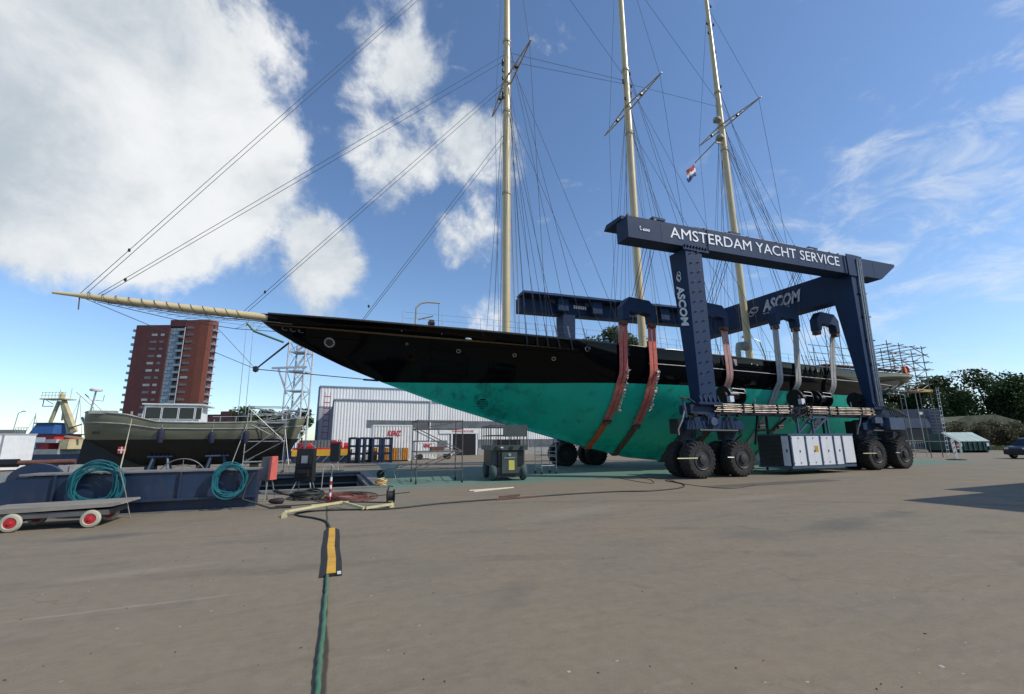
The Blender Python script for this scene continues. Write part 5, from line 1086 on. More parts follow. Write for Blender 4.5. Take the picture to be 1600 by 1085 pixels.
# fenders, stands and rope belong to themselves
for (px, py, h, lab) in ((251, 681, .78, 'below the wheelhouse'), (330.5, 684, .62, 'ahead of the wheelhouse'), (384, 683, .7, 'next to the scaffold tower')):
    c = onp(px, py, BY-1.88); o = thing('fender', 'dark navy fender hanging on the olive boat side '+lab, 'fender', (c[0], c[1], c[2]), 0, 'fenders along the olive boat')
    build(MB().lathe([(0,-h*.55),(.13,-h*.5),(.17,-h*.2),(.17,h*.25),(.12,h*.48),(0,h*.55)], (c[0], c[1], c[2]), 'z', 12), 'body', MT['bluestrap'], o, smooth=60); build(MB().cyl((c[0], c[1], c[2]+h*.5), (c[0], c[1]+.1, 3.2), .012, n=5), 'lanyard', MT['rope'], o)
for px, lab in ((249, 'wheelhouse'), (338, 'foredeck')):
    c = onp(px, 726, BY-.9); o = thing('boat_trestle', 'blue steel trestle propping the olive boat below its '+lab, 'trestle', (c[0], BY-.9, 0), 0, 'trestles under the olive boat')
    for dx in (-.42, .42): build(MB().bar((c[0]+dx*1.25, BY-1.15, 0), (c[0]+dx*.8, BY-.9, 1.05), .09, .09), 'leg', MT['lblue2'], o); build(MB().bar((c[0]+dx*1.25, BY-.35, 0), (c[0]+dx*.8, BY-.6, 1.05), .09, .09), 'leg', MT['lblue2'], o)
    build(MB().box(c[0]-.6, c[0]+.6, BY-1.0, BY-.5, 1.05, 1.13), 'head_beam', MT['lblue2'], o)
    for k in range(6): build(MB().box(c[0]-.55+k*.2, c[0]-.43+k*.2, BY-.95, BY-.55, 1.131, 1.25), 'wood_pad', MT['bluestrap'], o)
for x in (-9.5, -7.0, -4.2):
    o = thing('keel_block', 'dark timber block under the keel of the olive boat', 'keel block', (x, BY, 0), 0, 'keel blocks under the olive boat'); build(MB().box(x-.3, x+.3, BY-.35, BY+.35, 0, .28), 'lower_baulk', MT['bark'], o); build(MB().box(x-.2, x+.2, BY-.4, BY+.4, .28, .56), 'upper_baulk', MT['bark'], o)
c = onp(284, 739, 16.2); o = thing('steel_hoop', 'thin rusty spoked hoop standing behind the girder under the boat', 'hoop', (c[0], 16.2, 0))
build(MB().tube([(c[0]+math.cos(t)*.62, 16.2, .72+math.sin(t)*.62) for t in np.linspace(0, 6.283, 34, endpoint=False)], .018, 6, True), 'rim_tube', MT['concrete_edge'], o, smooth=60)
build(MB().tube([(c[0]+math.cos(t)*.45, 16.25, .72+math.sin(t)*.45) for t in np.linspace(0, 6.283, 30, endpoint=False)], .014, 6, True), 'inner_ring', MT['concrete_edge'], o, smooth=60)
for k in range(8): a = k*.785; build(MB().cyl((c[0]+math.cos(a)*.1, 16.22, .72+math.sin(a)*.1), (c[0]+math.cos(a)*.62, 16.2, .72+math.sin(a)*.62), .010, n=5), 'spoke', MT['concrete_edge'], o)
build(MB().box(c[0]-.3, c[0]+.3, 16.1, 16.3, 0, .1), 'foot', MT['concrete_edge'], o)
a = onp(206, 655, BY-1.9); b_ = onp(187, 736, 15.2); o = thing('yellow_rope', 'thin yellow rope running from the olive boat rail down to the girder', 'rope', (b_[0], b_[1], 0)); build(MB().tube([Vector(a).lerp(Vector(b_), t)-Vector((0,0,.5*4*t*(1-t)*.25)) for t in np.linspace(0, 1, 12)], .018, 5), 'line', MT['ypale'], o)
o = thing('steel_pole', 'thin grey steel pole leaning on the girder above the cart', 'pole', (-4.3, 14.6, 0)); build(MB().tube([(-4.84, 14.62, 1.12), (-4.62, 14.5, .60), (-4.38, 14.3, .0)], .014, 6), 'shaft', MT['concrete_edge'], o); build(MB().cyl((-4.85, 14.58, 1.12), (-4.85, 14.68, 1.12), .035, n=8), 'eye', MT['concrete_edge'], o)

# ---------------------------------------------------------------- warehouse
WP = 61.0
def corr(x0, x1, y, z0, z1, pitch=.36, depth=.045, axis='x'):
    m_ = MB(); n = int((x1-x0)/pitch); rows = [[], []]
    for i in range(n):
        a = x0+(x1-x0)*i/n; w_ = (x1-x0)/n
        for f, d in ((0, 0), (.35, 0), (.5, -depth), (.85, -depth)):
            for r, z in enumerate((z0, z1)): rows[r].append((a+f*w_, y+d, z) if axis == 'x' else (y+d, a+f*w_, z))
    for r, z in enumerate((z0, z1)): rows[r].append((x1, y, z) if axis == 'x' else (y, x1, z))
    return m_.grid(rows)
wa = thing('warehouse', 'long light grey corrugated warehouse with a taller hall behind', 'warehouse', (20, WP+6, 0))
build(MB().box(.45, 75, WP+.05, WP+14, 0, 7.05), 'low_hall', MT['clad2'], wa)
build(corr(.4, 30, WP, 4.62, 7.05), 'wall_cladding', MT['clad'], wa); build(corr(30, 75, WP, 4.62, 7.05, .5), 'wall_cladding', MT['clad'], wa)
build(corr(.4, 4.4, WP, 0, 4.62), 'wall_cladding', MT['clad'], wa); build(corr(4.4, 15.3, WP, .9, 3.62), 'wall_cladding', MT['clad'], wa); build(corr(19.4, 75, WP, 2.1, 3.62), 'wall_cladding', MT['clad'], wa); build(corr(15.3, 19.4, WP, 3.3, 3.62), 'wall_cladding', MT['clad'], wa)
build(corr(WP+.1, WP+13.9, .42, 0, 7.05, .36, .045, 'y'), 'end_cladding', MT['clad2'], wa)
build(MB().box(.25, 75.2, WP-.15, WP+14.1, 7.052, 7.25), 'roof_edge', MT['trim'], wa)
for (x0_, x1_) in ((4.4, 9.2), (9.25, 14.0), (14.05, 22), (22.05, 30), (30.05, 40), (40.05, 52), (52.05, 75)): build(MB().box(x0_, x1_, WP-.01, WP+.04, 3.63, 4.61), 'strip_window', MT['band'], wa)
for (x0_, x1_) in ((4.4, 15.3),): build(MB().box(x0_, x1_, WP-.06, WP+.03, 0, .9), 'plinth', MT['concrete_block'], wa)
build(MB().box(19.4, 75, WP-.06, WP+.03, 0, .95), 'plinth', MT['concrete_block'], wa)
for k in range(14): build(MB().box(19.5+k*3.9, 23.2+k*3.9, WP-.03, WP+.02, .97, 2.08), 'window', MT['band'], wa)
build(MB().box(10.5, 15.0, WP-.07, WP-.062, .95, 1.75) if False else MB().box(9.5, 15.0, WP-.075, WP-.05, 1.0, 2.0), 'window', MT['band'], wa)
dr = build(MB().box(15.75, 19.05, WP-.09, WP-.05, 0, 2.86), 'doorway', MT['black'], wa)
for x in (15.55, 19.05): build(MB().box(x, x+.2, WP-.13, WP+.02, 0, 2.88), 'door_jamb', MT['white'], dr)
sg_ = build(MB().box(13.9, 19.4, WP-.16, WP-.1, 2.9, 3.5), 'sign_board', MT['white'], wa); letters('WAREHOUSE', (15.6, WP-.165, 3.08), (1,0,0), (0,0,1), (0,-1,0), 3.1, .27, 'sign_lettering', 'redletter', sg_, bold=.008)
for x in (12.6, 24.5, 38): build(MB().cyl((x, WP-.12, .3), (x, WP-.12, 7.2), .08, n=8), 'downpipe', MT['white'], wa)
dd = build(MB().box(31.2, 32.2, WP-.08, WP-.04, 0, 2.2), 'side_door', MT['lblue2'], wa); build(MB().box(31.15, 32.25, WP-.1, WP-.05, 2.3, 2.6), 'door_sign', MT['redpink'], wa)
build(MB().box(-1.6, 75, WP+14.2, WP+40, 0, 10.3), 'tall_hall', MT['clad2'], wa)
build(corr(-1.65, 40, WP+14.12, 7.3, 10.3, .45), 'tall_cladding', MT['clad'], wa); build(MB().box(-1.8, 75, WP+13.95, WP+40, 10.31, 10.5), 'tall_roof_edge', MT['trim'], wa)
build(MB().box(-1.9, -1.62, WP+14.0, WP+15.1, 0, 10.3), 'corner_flashing', MT['lblue2'], wa)
for y in (WP+18, WP+24): build(MB().box(-1.75, -1.58, y, y+4.2, 0, 8.4), 'hall_door', MT['black'], wa)
build(MB().box(5.5, 40, WP+13.9, WP+14.1, 8.0, 8.1), 'gutter', MT['trim'], wa)
ld = thing('caged_ladder', 'red caged ladder climbing the end of the warehouse', 'ladder', (-.35, WP+9, 0))
for y in (WP+8.6, WP+9.4): build(MB().cyl((-.1, y, .4), (-.1, y, 8.9), .05, n=6), 'stile', MT['red'], ld)
for z in np.arange(.8, 8.9, .42): build(MB().cyl((-.1, WP+8.6, z), (-.1, WP+9.4, z), .03, n=5), 'rung', MT['red'], ld)
for z in np.arange(2.4, 9, .85): build(MB().tube([(-.1, WP+8.5, z), (-.8, WP+8.5, z), (-.95, WP+9.0, z), (-.8, WP+9.5, z), (-.1, WP+9.5, z)], .035, 5), 'cage_hoop', MT['red'], ld)
for a in ((-.8, WP+8.5), (-.95, WP+9.0), (-.8, WP+9.5)): build(MB().cyl((*a, 2.4), (*a, 9.0), .025, n=5), 'cage_bar', MT['red'], ld)

# ---------------------------------------------------------------- goods in front of the warehouse
def container(lab, x0, x1, y0, y1, z1, m, txt=None, ts=.6, z0=0.0):
    o = thing('container', lab, 'container', ((x0+x1)/2, (y0+y1)/2, z0))
    build(MB().box(x0+.06, x1-.06, y0+.08, y1, z0, z1-.02), 'inner_box', MT[m], o)
    build(corr(x0+.1, x1-.1, y0+.05, z0+.15, z1-.12, .28, .05), 'front_panel', MT[m], o)
    for (a, b_, c_, d_) in ((x0, x0+.12, z0, z1), (x1-.12, x1, z0, z1)): build(MB().box(a, b_, y0-.01, y0+.12, c_, d_), 'corner_post', MT[m], o)
    build(MB().box(x0+.121, x1-.121, y0-.005, y0+.1, z1-.12, z1), 'top_rail', MT[m], o); build(MB().box(x0+.121, x1-.121, y0-.005, y0+.1, z0, z0+.15), 'bottom_rail', MT[m], o)
    if txt: letters(txt, (x0+(x1-x0)*.36, y0-.012, z0+(z1-z0)*.70), (1,0,0), (0,0,1), (0,-1,0), (x1-x0)*.36, ts, 'lettering', 'redletter', o, shear=.3, bold=.02)
    return o
a = onp(583, 664, 47); b_ = onp(645, 664, 47); container('large white ribbed container with red lettering behind the blue racks', a[0], b_[0], 47, 49.4, a[2], 'white', 'KENZ', .48)
0 and letters('- - -', (a[0]+1.6, 46.985, a[2]*.60), (1,0,0), (0,0,1), (0,-1,0), .8, .05, 'lettering', 'redletter', bpy.data.objects['container'])
a = onp(649, 691, 50); b_ = onp(683, 691, 50); container('small white container with red lettering beside the dark scaffold frame', a[0], b_[0], 50, 52.4, a[2], 'white', 'KENZ', .32)
a = onp(660, 703, 50); o = thing('loading_trailer', 'low grey trailer with dark red end standing before the small container', 'trailer', (a[0], 48.5, 0)); build(MB().box(a[0]-1.2, a[0]+3.2, 48, 49.2, .55, .75), 'bed', MT['skipgrey'], o); build(MB().box(a[0]+.6, a[0]+1.9, 48.0, 49.2, .751, 1.3), 'load', MT['strapbrown'], o)
for x in (-.6, 2.4): build(MB().cyl((a[0]+x, 47.95, .3), (a[0]+x, 49.25, .3), .3, n=14), 'wheel', MT['rubber'], o)
def rack(lab, px0, px1, pytop, y, m, group=None, nm='stacking_rack'):
    a = onp(px0, pytop, y); b = onp(px1, pytop, y); x0, x1, h = a[0], b[0], a[2]; dpt = .9
    o = thing(nm, lab, 'rack', ((x0+x1)/2, y, 0), 0, group)
    for x in (x0+.05, x1-.05):
        for yy in (y, y+dpt): build(MB().box(x-.09, x+.09, yy-.09, yy+.09, 0, h), 'post', MT[m], o)
    for z in (.12, h*.36, h*.66, h-.06):
        for yy in (y, y+dpt): build(MB().box(x0+.1, x1-.1, yy-.04, yy+.04, z-.09, z+.09), 'cross_rail', MT[m], o)
        for x in (x0+.05, x1-.05): build(MB().box(x-.04, x+.04, y+.05, y+dpt-.05, z-.05, z+.05), 'side_rail', MT[m], o)
    return o
G_ = 'blue stacking racks'
rack('open blue stacking rack at the outer end, before the warehouse wall', 546, 559.5, 684, 43.4, 'dblue', G_)
for k, (p0_, p1_) in enumerate(((562, 572), (569, 580))): rack('solid looking blue rack, one of two nested together', p0_, p1_, 684, 43.2+k*1.2, 'dblue', G_)
rack('blue stacking rack third along, with orange crates behind', 582.5, 596.5, 684, 43.4, 'dblue', G_); rack('blue stacking rack last along, before the large lettered container', 599.5, 613.5, 684, 43.4, 'dblue', G_)
for k, (p0_, p1_, m_, lb_) in enumerate(((579, 590, 'orange', 'orange steel crate behind the blue racks'), (593, 607, 'orange', 'orange steel crate behind the last blue rack'), (613.5, 621, 'orange', 'orange steel crate right of the blue racks'), (621.5, 628, 'concrete_block', 'grey crate between two orange crates'), (628.5, 638, 'orange', 'orange steel crate in front of the large container corner'))):
    a = onp(p0_, 700, 45.2); b_ = onp(p1_, 700, 45.2); o = thing('steel_crate', lb_, 'crate', ((a[0]+b_[0])/2, 45.6, 0)); build(corr(a[0], b_[0], 45.2, .12, a[2], .16, .04), 'front', MT[m_], o); build(MB().box(a[0], b_[0], 45.24, 46.2, .1, a[2]-.01), 'body', MT[m_], o); build(MB().box(a[0], b_[0], 45.1, 46.2, 0, .099), 'skid', MT['black'], o)
a = onp(455, 715, 46); b_ = onp(550, 715, 46); o = thing('yellow_pontoon', 'low yellow topped steel platform behind the dock slot', 'platform', ((a[0]+b_[0])/2, 46.5, 0)); build(MB().box(a[0], b_[0], 46, 48, .62, 1.2), 'yellow_edge', MT['yellow'], o); build(MB().box(a[0]+.1, b_[0]-.1, 46.05, 47.9, 0, .619), 'base', MT['dblue'], o)
for k in range(7): x = a[0]+.5+k*(b_[0]-a[0]-1)/6; build(MB().bar((x, 46.0, .05), (x+.5, 46.0, .6), .05, .05), 'brace', MT['galv'], o)
o2 = thing('red_winch', 'red machinery standing on the yellow topped platform', 'winch', ((a[0]+b_[0])/2, 47, 1.2))
for x in (-2.2, -1.4, 1.2, 1.8): build(MB().cyl(((a[0]+b_[0])/2+x, 46.6, 1.5), ((a[0]+b_[0])/2+x+.5, 46.6, 1.5), .3, n=12), 'drum', MT['red'], o2)
build(MB().box((a[0]+b_[0])/2-2.6, (a[0]+b_[0])/2+2.4, 46.4, 47.2, 1.2, 1.35), 'bed', MT['red'], o2)
a = onp(471, 690, 50); o = thing('dark_shed', 'low dark grey steel box behind the tall black cabinet', 'steel box', (a[0]+1.5, 50, 0)); build(corr(a[0]-.2, a[0]+3.2, 50, 0, a[2]+.1, .3, .05), 'front', MT['band'], o); build(MB().box(a[0]-.2, a[0]+3.2, 50.02, 52, 0, a[2]+.05), 'body', MT['band'], o)
a = onp(452, 705, 48); o = thing('blue_forklift', 'small blue forklift parked beyond the scaffold tower', 'forklift', (a[0], 48, 0))
build(MB().box(a[0]-.9, a[0]+.8, 47.5, 48.6, .35, 1.1), 'body', MT['tugblue'], o); build(MB().box(a[0]-.7, a[0]+.5, 47.55, 48.5, 2.0, 2.1), 'roof', MT['tugblue'], o)
for x in (-.68, .45): build(MB().cyl((a[0]+x, 47.6, 1.1), (a[0]+x*.9, 47.6, 2.0), .05, n=6), 'pillar', MT['tugblue'], o)
for x in (-.55, .55): build(MB().cyl((a[0]+x, 47.45, .3), (a[0]+x, 48.65, .3), .3, n=14), 'wheel', MT['rubber'], o)
build(MB().bar((a[0]+1.0, 47.8, .1), (a[0]+1.0, 47.8, 2.3), .12, .1), 'lift_mast', MT['black'], o)

# ---------------------------------------------------------------- lattice crane tower
c = far(458, 690, 105); lt = thing('lattice_mast', 'pale lattice crane tower rising behind the bow', 'crane tower', (c[0], c[1], 0), CROT)
hw, ht = 2.0, 25.5
for x in (-hw, hw):
    for y in (-hw, hw): build(MB().cyl((x, y, 0), (x, y, ht), .2, n=6), 'chord', MT['lattice'], lt, local=True)
zz = np.arange(0, ht, 4.6)
for i, z in enumerate(zz):
    z2 = min(z+4.6, ht)
    for (a, b_) in (((-hw,-hw), (hw,-hw)), ((hw,-hw), (hw,hw)), ((hw,hw), (-hw,hw)), ((-hw,hw), (-hw,-hw))):
        build(MB().cyl((*a, z), (*b_, z), .09, n=5), 'strut', MT['lattice'], lt, local=True); p_, q_ = (a, b_) if i % 2 else (b_, a); build(MB().cyl((*p_, z), (*q_, z2), .09, n=5), 'diagonal', MT['lattice'], lt, local=True)
    build(MB().box(-hw+.3, hw-.3, -hw+.4, hw-.4, z2-.2, z2-.08), 'landing', MT['lattice'], lt, local=True); build(MB().bar((-1.5, 0, z), (1.5, 0, z2), .9, .12), 'stair_flight', MT['lattice'], lt, local=True)
build(MB().bar((-5.5, -hw, 19), (2.7, -hw, 19.2), .4, .45), 'jib_stub', MT['lattice'], lt, local=True); build(MB().bar((-4, -hw, 18.8), (-1.5, -hw, 13), .35, .35), 'jib_strut', MT['lattice'], lt, local=True)
for px in (372, 383):
    a = far(px+14, 505, 104); b_ = far(px, 648, 104); build(MB().cyl(a, b_, .07, n=5), 'hoist_cable', MT['galv'], lt)
c = far(378, 652, 104); hk = build(MB().lathe([(0,-1.3),(.5,-1.0),(.9,.2),(.5,.7),(0,1.2)], c, 'z', 10), 'hook_block', MT['black'], lt)

# ---------------------------------------------------------------- tower block
TD = 225.0
c = far(183, 690, TD); e = far(309, 690, TD); W_ = (e-c)@CXV; T0 = c.copy(); T0[2] = 0
tb = thing('tower_block', 'tall red brick apartment tower with a glazed stair strip', 'apartment tower', tuple(T0), CROT)
FH = 3.72; NF = 17; HT = FH*NF+2.0
xl, xg, xb_, xr = 0.0, W_*.44, W_*.56, W_*.985
B = lambda mb, nm, m, par=None: build(mb, nm, MT[m], par or tb, local=True)
wl_ = B(MB().box(xl, xg, 0, 9, 0, HT-2.6), 'brick_wing', 'brick'); B(MB().box(xg, xb_+3.2, 1.2, 16, 0, HT-.8), 'stair_core', 'brick')
cr = [(xb_+3.2, .3), (xr-6, 0), (xr-2.0, .3), (xr-.5, 1.2), (xr, 2.4), (xr, 5), (xb_+3.2, 5)]
wr_ = B(MB().prism(cr, 'z', 0, HT), 'brick_wing', 'brick2'); B(MB().box(xg-.3, xb_+3.19, .2, 15, HT-3.4, HT+.15), 'parapet', 'brick')
gl = B(MB().box(xg+.1, xb_, .55, 1.19, 0, HT-4.2), 'stair_glazing', 'trim')
cw = (xb_-xg-.4)/3
for f in range(NF):
    z = f*FH
    for k in range(3):
        for h in range(2):
            if z+h*1.6+1.5 < HT-4.2: B(MB().box(xg+.25+k*cw, xg+.25+(k+1)*cw-.16, .46, .549, z+h*1.62+.1, z+h*1.62+1.5), 'pane', 'glassblue', gl)
    # recessed balcony beside the stair
    if f > 0:
        B(MB().box(xb_+.1, xb_+3.1, -.4, 1.2, z-.05, z+.18), 'balcony_slab', 'slab'); B(MB().box(xb_+.1, xb_+3.1, -.45, -.38, z+.18, z+1.1), 'balcony_rail', 'galv')
    B(MB().box(xb_+.25, xb_+2.9, 1.12, 1.195, z+.3, z+2.7), 'balcony_door', 'glassdark')
    rnd = random.Random(f)
    for (a, b_) in ((xg-9.6, xg-6.0), (xg-4.6, xg-2.4)):
        if z+3 < HT-4: B(MB().box(a+rnd.uniform(0, .8), b_, -.06, .05, z+1.0, z+2.2), 'window', rnd.choice(('winlight', 'windark', 'windark', 'winlight')), wl_)
    B(MB().box(xb_+4.0, xb_+7.6, .02, .35, z+1.0, z+2.2), 'window', rnd.choice(('windark', 'windark', 'winlight')), wr_)
    if f > 0:
        bl_ = B(MB().box(xl-2.4, xl-.01, 1.0, 6, z, z+.28), 'balcony', 'slab'); B(MB().box(xl-2.4, xl-2.3, 1.0, 6, z+.281, z+1.2), 'balcony_front', 'slab', bl_); B(MB().box(xl-2.29, xl-.02, 1.0, 1.08, z+.281, z+1.2), 'balcony_side', 'galv', bl_)
        bl_ = B(MB().box(xr-.2, xr+1.5, 1.4, 5, z, z+.28), 'balcony', 'slab'); B(MB().box(xr-.2, xr+1.5, 1.4, 1.5, z+.281, z+1.15), 'balcony_front', 'slab', bl_); B(MB().box(xr-.9, xr+.02, 1.6, 2.6, z+1.3, z+2.9), 'balcony_door', 'glassdark', bl_)
B(MB().cyl((xb_+3.4, -.35, 0), (xb_+3.4, -.35, HT-4), .18, n=6), 'corner_pole', 'slab')
c = far(322, 690, 205); e = far(372, 690, 205); lo_ = thing('brick_block', 'low red brick block to the right of the apartment tower', 'building', (c[0], c[1], 0), CROT); W2 = (e-c)@CXV
ba = B(MB().box(-2, W2, 0, 14, 0, 14.6), 'brick_body', 'brick', lo_); B(MB().box(-2.1, W2+.1, -.1, 14, 14.61, 15.0), 'parapet', 'brick', lo_); B(MB().box(3, 8, 3, 8, 15.0, 16.6), 'roof_plant', 'brick', lo_)
for k in range(5): B(MB().box(-.5+k*2.9, .6+k*2.9, -.05, .05, 10.8, 13.0), 'window', 'glassdark', ba)
for k in range(5): B(MB().box(-.5+k*2.9, .6+k*2.9, -.05, .05, 6.8, 9.0), 'window', 'glassdark', ba)
# ---------------------------------------------------------------- workboats and clutter at the far left
TY = 62.0
c = far(80, 690, TY); tg = thing('work_vessel', 'blue, red and white work vessel with a buff A-frame mast', 'boat', (c[0], c[1], -1.6), CROT)
u = TY/F*1.03
def tx(px): return (px-80)*u
def tz(py): return (692-py)*u+CAMH+1.6
T = lambda mb, nm, m, par=None: build(mb, nm, MT[m], par or tg, local=True)
T(MB().prism([(tx(20), 0), (tx(118), 0), (tx(124), tz(704)), (tx(14), tz(704))], 'y', -2.2, 3.2), 'hull', 'dblue')
T(MB().box(tx(38), tx(110), -1.6, 2.6, tz(704), tz(697)), 'deck_plating', 'boatgrey')
hs = T(MB().box(tx(35), tx(78), -1.5, 2.4, tz(697), tz(676)), 'deckhouse', 'tugblue')
for k in range(3): T(MB().box(tx(37+k*14), tx(48+k*14), -1.56, -1.49, tz(695), tz(683)), 'window', 'winlight', hs)
T(MB().box(tx(78), tx(93), -1.45, 2.3, tz(697), tz(680)), 'red_casing', 'red'); T(MB().box(tx(52), tx(106), -1.7, 2.0, tz(688), tz(683)), 'grey_bulwark', 'skipgrey')
T(MB().box(tx(66), tx(102), -1.65, 2.1, tz(683), tz(676.5)), 'red_house', 'red'); T(MB().box(tx(67), tx(89), -1.72, -1.64, tz(687), tz(680)), 'white_panel', 'white')
T(MB().box(tx(44), tx(105), -1.8, 2.2, tz(676.4), tz(674.8)), 'bridge_deck', 'dblue')
T(MB().hexa([(tx(59),-1.3,tz(674.7)),(tx(93),-1.3,tz(674.7)),(tx(93),1.6,tz(674.7)),(tx(59),1.6,tz(674.7))], [(tx(64),-1.0,tz(660)),(tx(92),-1.0,tz(660)),(tx(92),1.4,tz(660)),(tx(64),1.4,tz(660))]), 'wheelhouse', 'tugblue')
T(MB().box(tx(62.5), tx(94), -1.2, 1.6, tz(660), tz(658.6)), 'wheelhouse_roof', 'dblue')
for px in np.arange(44, 62, 4): T(MB().cyl((tx(px), -1.75, tz(674.8)), (tx(px), -1.75, tz(666)), .03, n=5), 'stanchion', 'galv')
T(MB().tube([(tx(44), -1.75, tz(666)), (tx(62), -1.75, tz(666))], .03, 5), 'hand_rail', 'galv')
for a, b_, r in (((73, 658), (80, 626), .2), ((112, 672), (86, 626), .34), ((104, 675), (84, 628), .16), ((90, 655), (88, 626), .1)): T(MB().bar((tx(a[0]), 0, tz(a[1])), (tx(b_[0]), 0, tz(b_[1])), r*1.6, r*1.6), 'mast_leg', 'buff')
T(MB().box(tx(59.5), tx(97), -.9, .9, tz(624.2), tz(622.6)), 'mast_platform', 'buff'); T(MB().lathe([(0,-.1),(.25,0),(.28,.5),(.15,.8),(0,.9)], (tx(83), 0, tz(622)), 'z', 10), 'searchlight', 'buff')
for px in np.arange(62, 98, 5): T(MB().cyl((tx(px), -.85, tz(622.6)), (tx(px), -.85, tz(613)), .03, n=5), 'rail_post', 'buff')
for py in (613.5, 618): T(MB().tube([(tx(61), -.85, tz(py)), (tx(97), -.85, tz(py))], .028, 5), 'rail', 'buff')
T(MB().tube([(tx(62), -.5, tz(624)), (tx(62), -.5, tz(634)), (tx(78), -.5, tz(634))], .06, 5), 'platform_frame', 'dblue'); T(MB().tube([(tx(66), -.5, tz(625)), (tx(78), -.5, tz(631))], .04, 5), 'platform_frame', 'buff')
T(MB().bar((tx(100), -.3, tz(678)), (tx(130), -.3, tz(682)), .3, .25), 'deck_crane_base', 'buff'); T(MB().bar((tx(106), -.3, tz(667)), (tx(124), -.3, tz(661)), .12, .12), 'deck_boom', 'black')
T(MB().box(tx(108), tx(121), -1.4, 1.4, tz(697), tz(683)), 'aft_winch_house', 'buff')
for a in ((58, 0), (79, 612), (96, 611)): 
    if a[1]: T(MB().cyl((tx(a[0]), 0, tz(622)), (tx(a[0]), 0, tz(a[1]-4)), .03, n=5), 'aerial', 'galv')
for px in (47, 112):
    c = far(px, 690, 120); o = thing('mooring_mast', 'thin far mast of a moored boat rising '+('left of the work vessel' if px < 80 else 'between the work vessel and the olive boat'), 'mast', (c[0], c[1], -1.7))
    e = far(px, 620 if px > 80 else 646, 120); build(MB().cyl((c[0], c[1], -1.7), (c[0], c[1], e[2]), .16, .09, 6), 'spar', MT['galv'], o)
    build(MB().prism([(c[0]-3, -1.7), (c[0]+3, -1.7), (c[0]+3.8, .3), (c[0]-3.4, .2)], 'y', c[1]-1.2, c[1]+1.2), 'hull', MT['boatgrey'], o)
    for d_ in (-2.6, 2.6): build(MB().cyl((c[0]+d_, c[1], .2), (c[0], c[1], e[2]-.5), .04, n=4), 'stay', MT['wire'], o)
c = far(17, 690, 90); o = thing('harbour_light', 'slim lamp post on a grey concrete pier block', 'lamp post', (c[0], c[1], -1.7)); e = far(17, 672, 90)
build(MB().box(c[0]-1.4, c[0]+1.4, c[1]-1.2, c[1]+1.2, -1.7, e[2]), 'pier_block', MT['band'], o); e2 = far(24, 643, 90); build(MB().tube([(c[0], c[1], e[2]), (c[0]+.2, c[1], e2[2]-.4), (c[0]+.9, c[1]-.2, e2[2])], .07, 6), 'pole', MT['galv'], o)
build(MB().box(c[0]+.8, c[0]+1.3, c[1]-.35, c[1]-.05, e2[2]-.1, e2[2]+.1), 'lamp_head', MT['galv'], o)
# long low grey shed across the water, white cabin, pipes and crates near the yard edge
c = far(20, 690, 110); o = thing('quay_shed', 'long low pale shed across the water behind the white cabin', 'shed', (c[0], c[1], -1.6), CROT)
build(MB().prism([(-14, 0), (9, 0), (9, 3.6), (-2, 4.6), (-14, 3.9)], 'y', 0, 8), 'body', MT['slab'], o, local=True); build(MB().box(-14, 9, -.08, 0, 1.9, 2.5), 'window_strip', MT['band'], o, local=True); build(MB().box(-14.2, 9.2, -.3, 8.2, 2.9, 3.15), 'roof_edge', MT['trim'], o, local=True)
c = far(8, 735, 40); q = far(37, 735, 40); c = onz(10, 737, 0); o = thing('site_cabin', 'white cabin box cut by the left edge', 'cabin', (c[0], c[1], 0), CROT+.8)
k_ = np.linalg.norm(c[:2])/F*.80; 
build(MB().box(-2.6, 1.1, 0, 2.4, .1, 2.55), 'body', MT['white'], o, local=True); build(MB().box(-2.65, 1.15, -.05, 2.45, 2.551, 2.62), 'roof', MT['slab'], o, local=True); build(MB().box(-.55, -.45, -.03, 0, .1, 2.55), 'panel_joint', MT['trim'], o, local=True); build(MB().box(-2.6, 1.1, -.02, 2.4, 0, .099), 'skid', MT['black'], o, local=True); build(MB().box(-1.9, -.8, -.03, -.001, 1.1, 2.0), 'window', MT['glassdark'], o, local=True)
a = onp(17, 724, 22); b_ = onp(118, 721, 22); o = thing('steel_tube', 'long brown steel tube with a black end on trestles behind the round plate', 'tube', ((a[0]+b_[0])/2, 22, 0))
build(MB().cyl(a, b_, .09, n=10), 'pipe', MT['strapbrown'], o, smooth=40); build(MB().cyl(a-np.array([.35,0,0]), a+np.array([.2,0,.0]), .15, n=10), 'end_cap', MT['black'], o, smooth=40)
for t in (.25, .8): p_ = a+(b_-a)*t; build(MB().bar((p_[0]-.3, 22, 0), (p_[0], 22, p_[2]-.09), .06, .06), 'trestle_leg', MT['concrete_edge'], o); build(MB().bar((p_[0]+.3, 22, 0), (p_[0], 22, p_[2]-.09), .06, .06), 'trestle_leg', MT['concrete_edge'], o)
for (px0, px1, py, yy, m_, lb_) in ((91, 118, 727, 20.5, 'concrete_block', 'weathered grey crate standing left of the big teal hose coil'), (0, 24, 741, 18.5, 'galv', 'stack of grey steel sections behind the girder end at the left edge'), (60, 104, 731, 24.5, 'skipgrey', 'pale crate stack under the brown tube')):
    a = onp(px0, py, yy); b_ = onp(px1, py, yy); o = thing('storage_crate', lb_, 'crate', ((a[0]+b_[0])/2, yy, 0))
    n_ = 3; h_ = a[2]
    for k in range(n_): build(MB().box(a[0]+.03*k, b_[0]-.02*k, yy, yy+.8, h_*k/n_+.005, h_*(k+1)/n_-.02), 'board', MT[m_], o)
    for x in (a[0]+.08, b_[0]-.08): build(MB().box(x-.05, x+.05, yy-.04, yy-.001, 0, h_), 'batten', MT[m_], o)

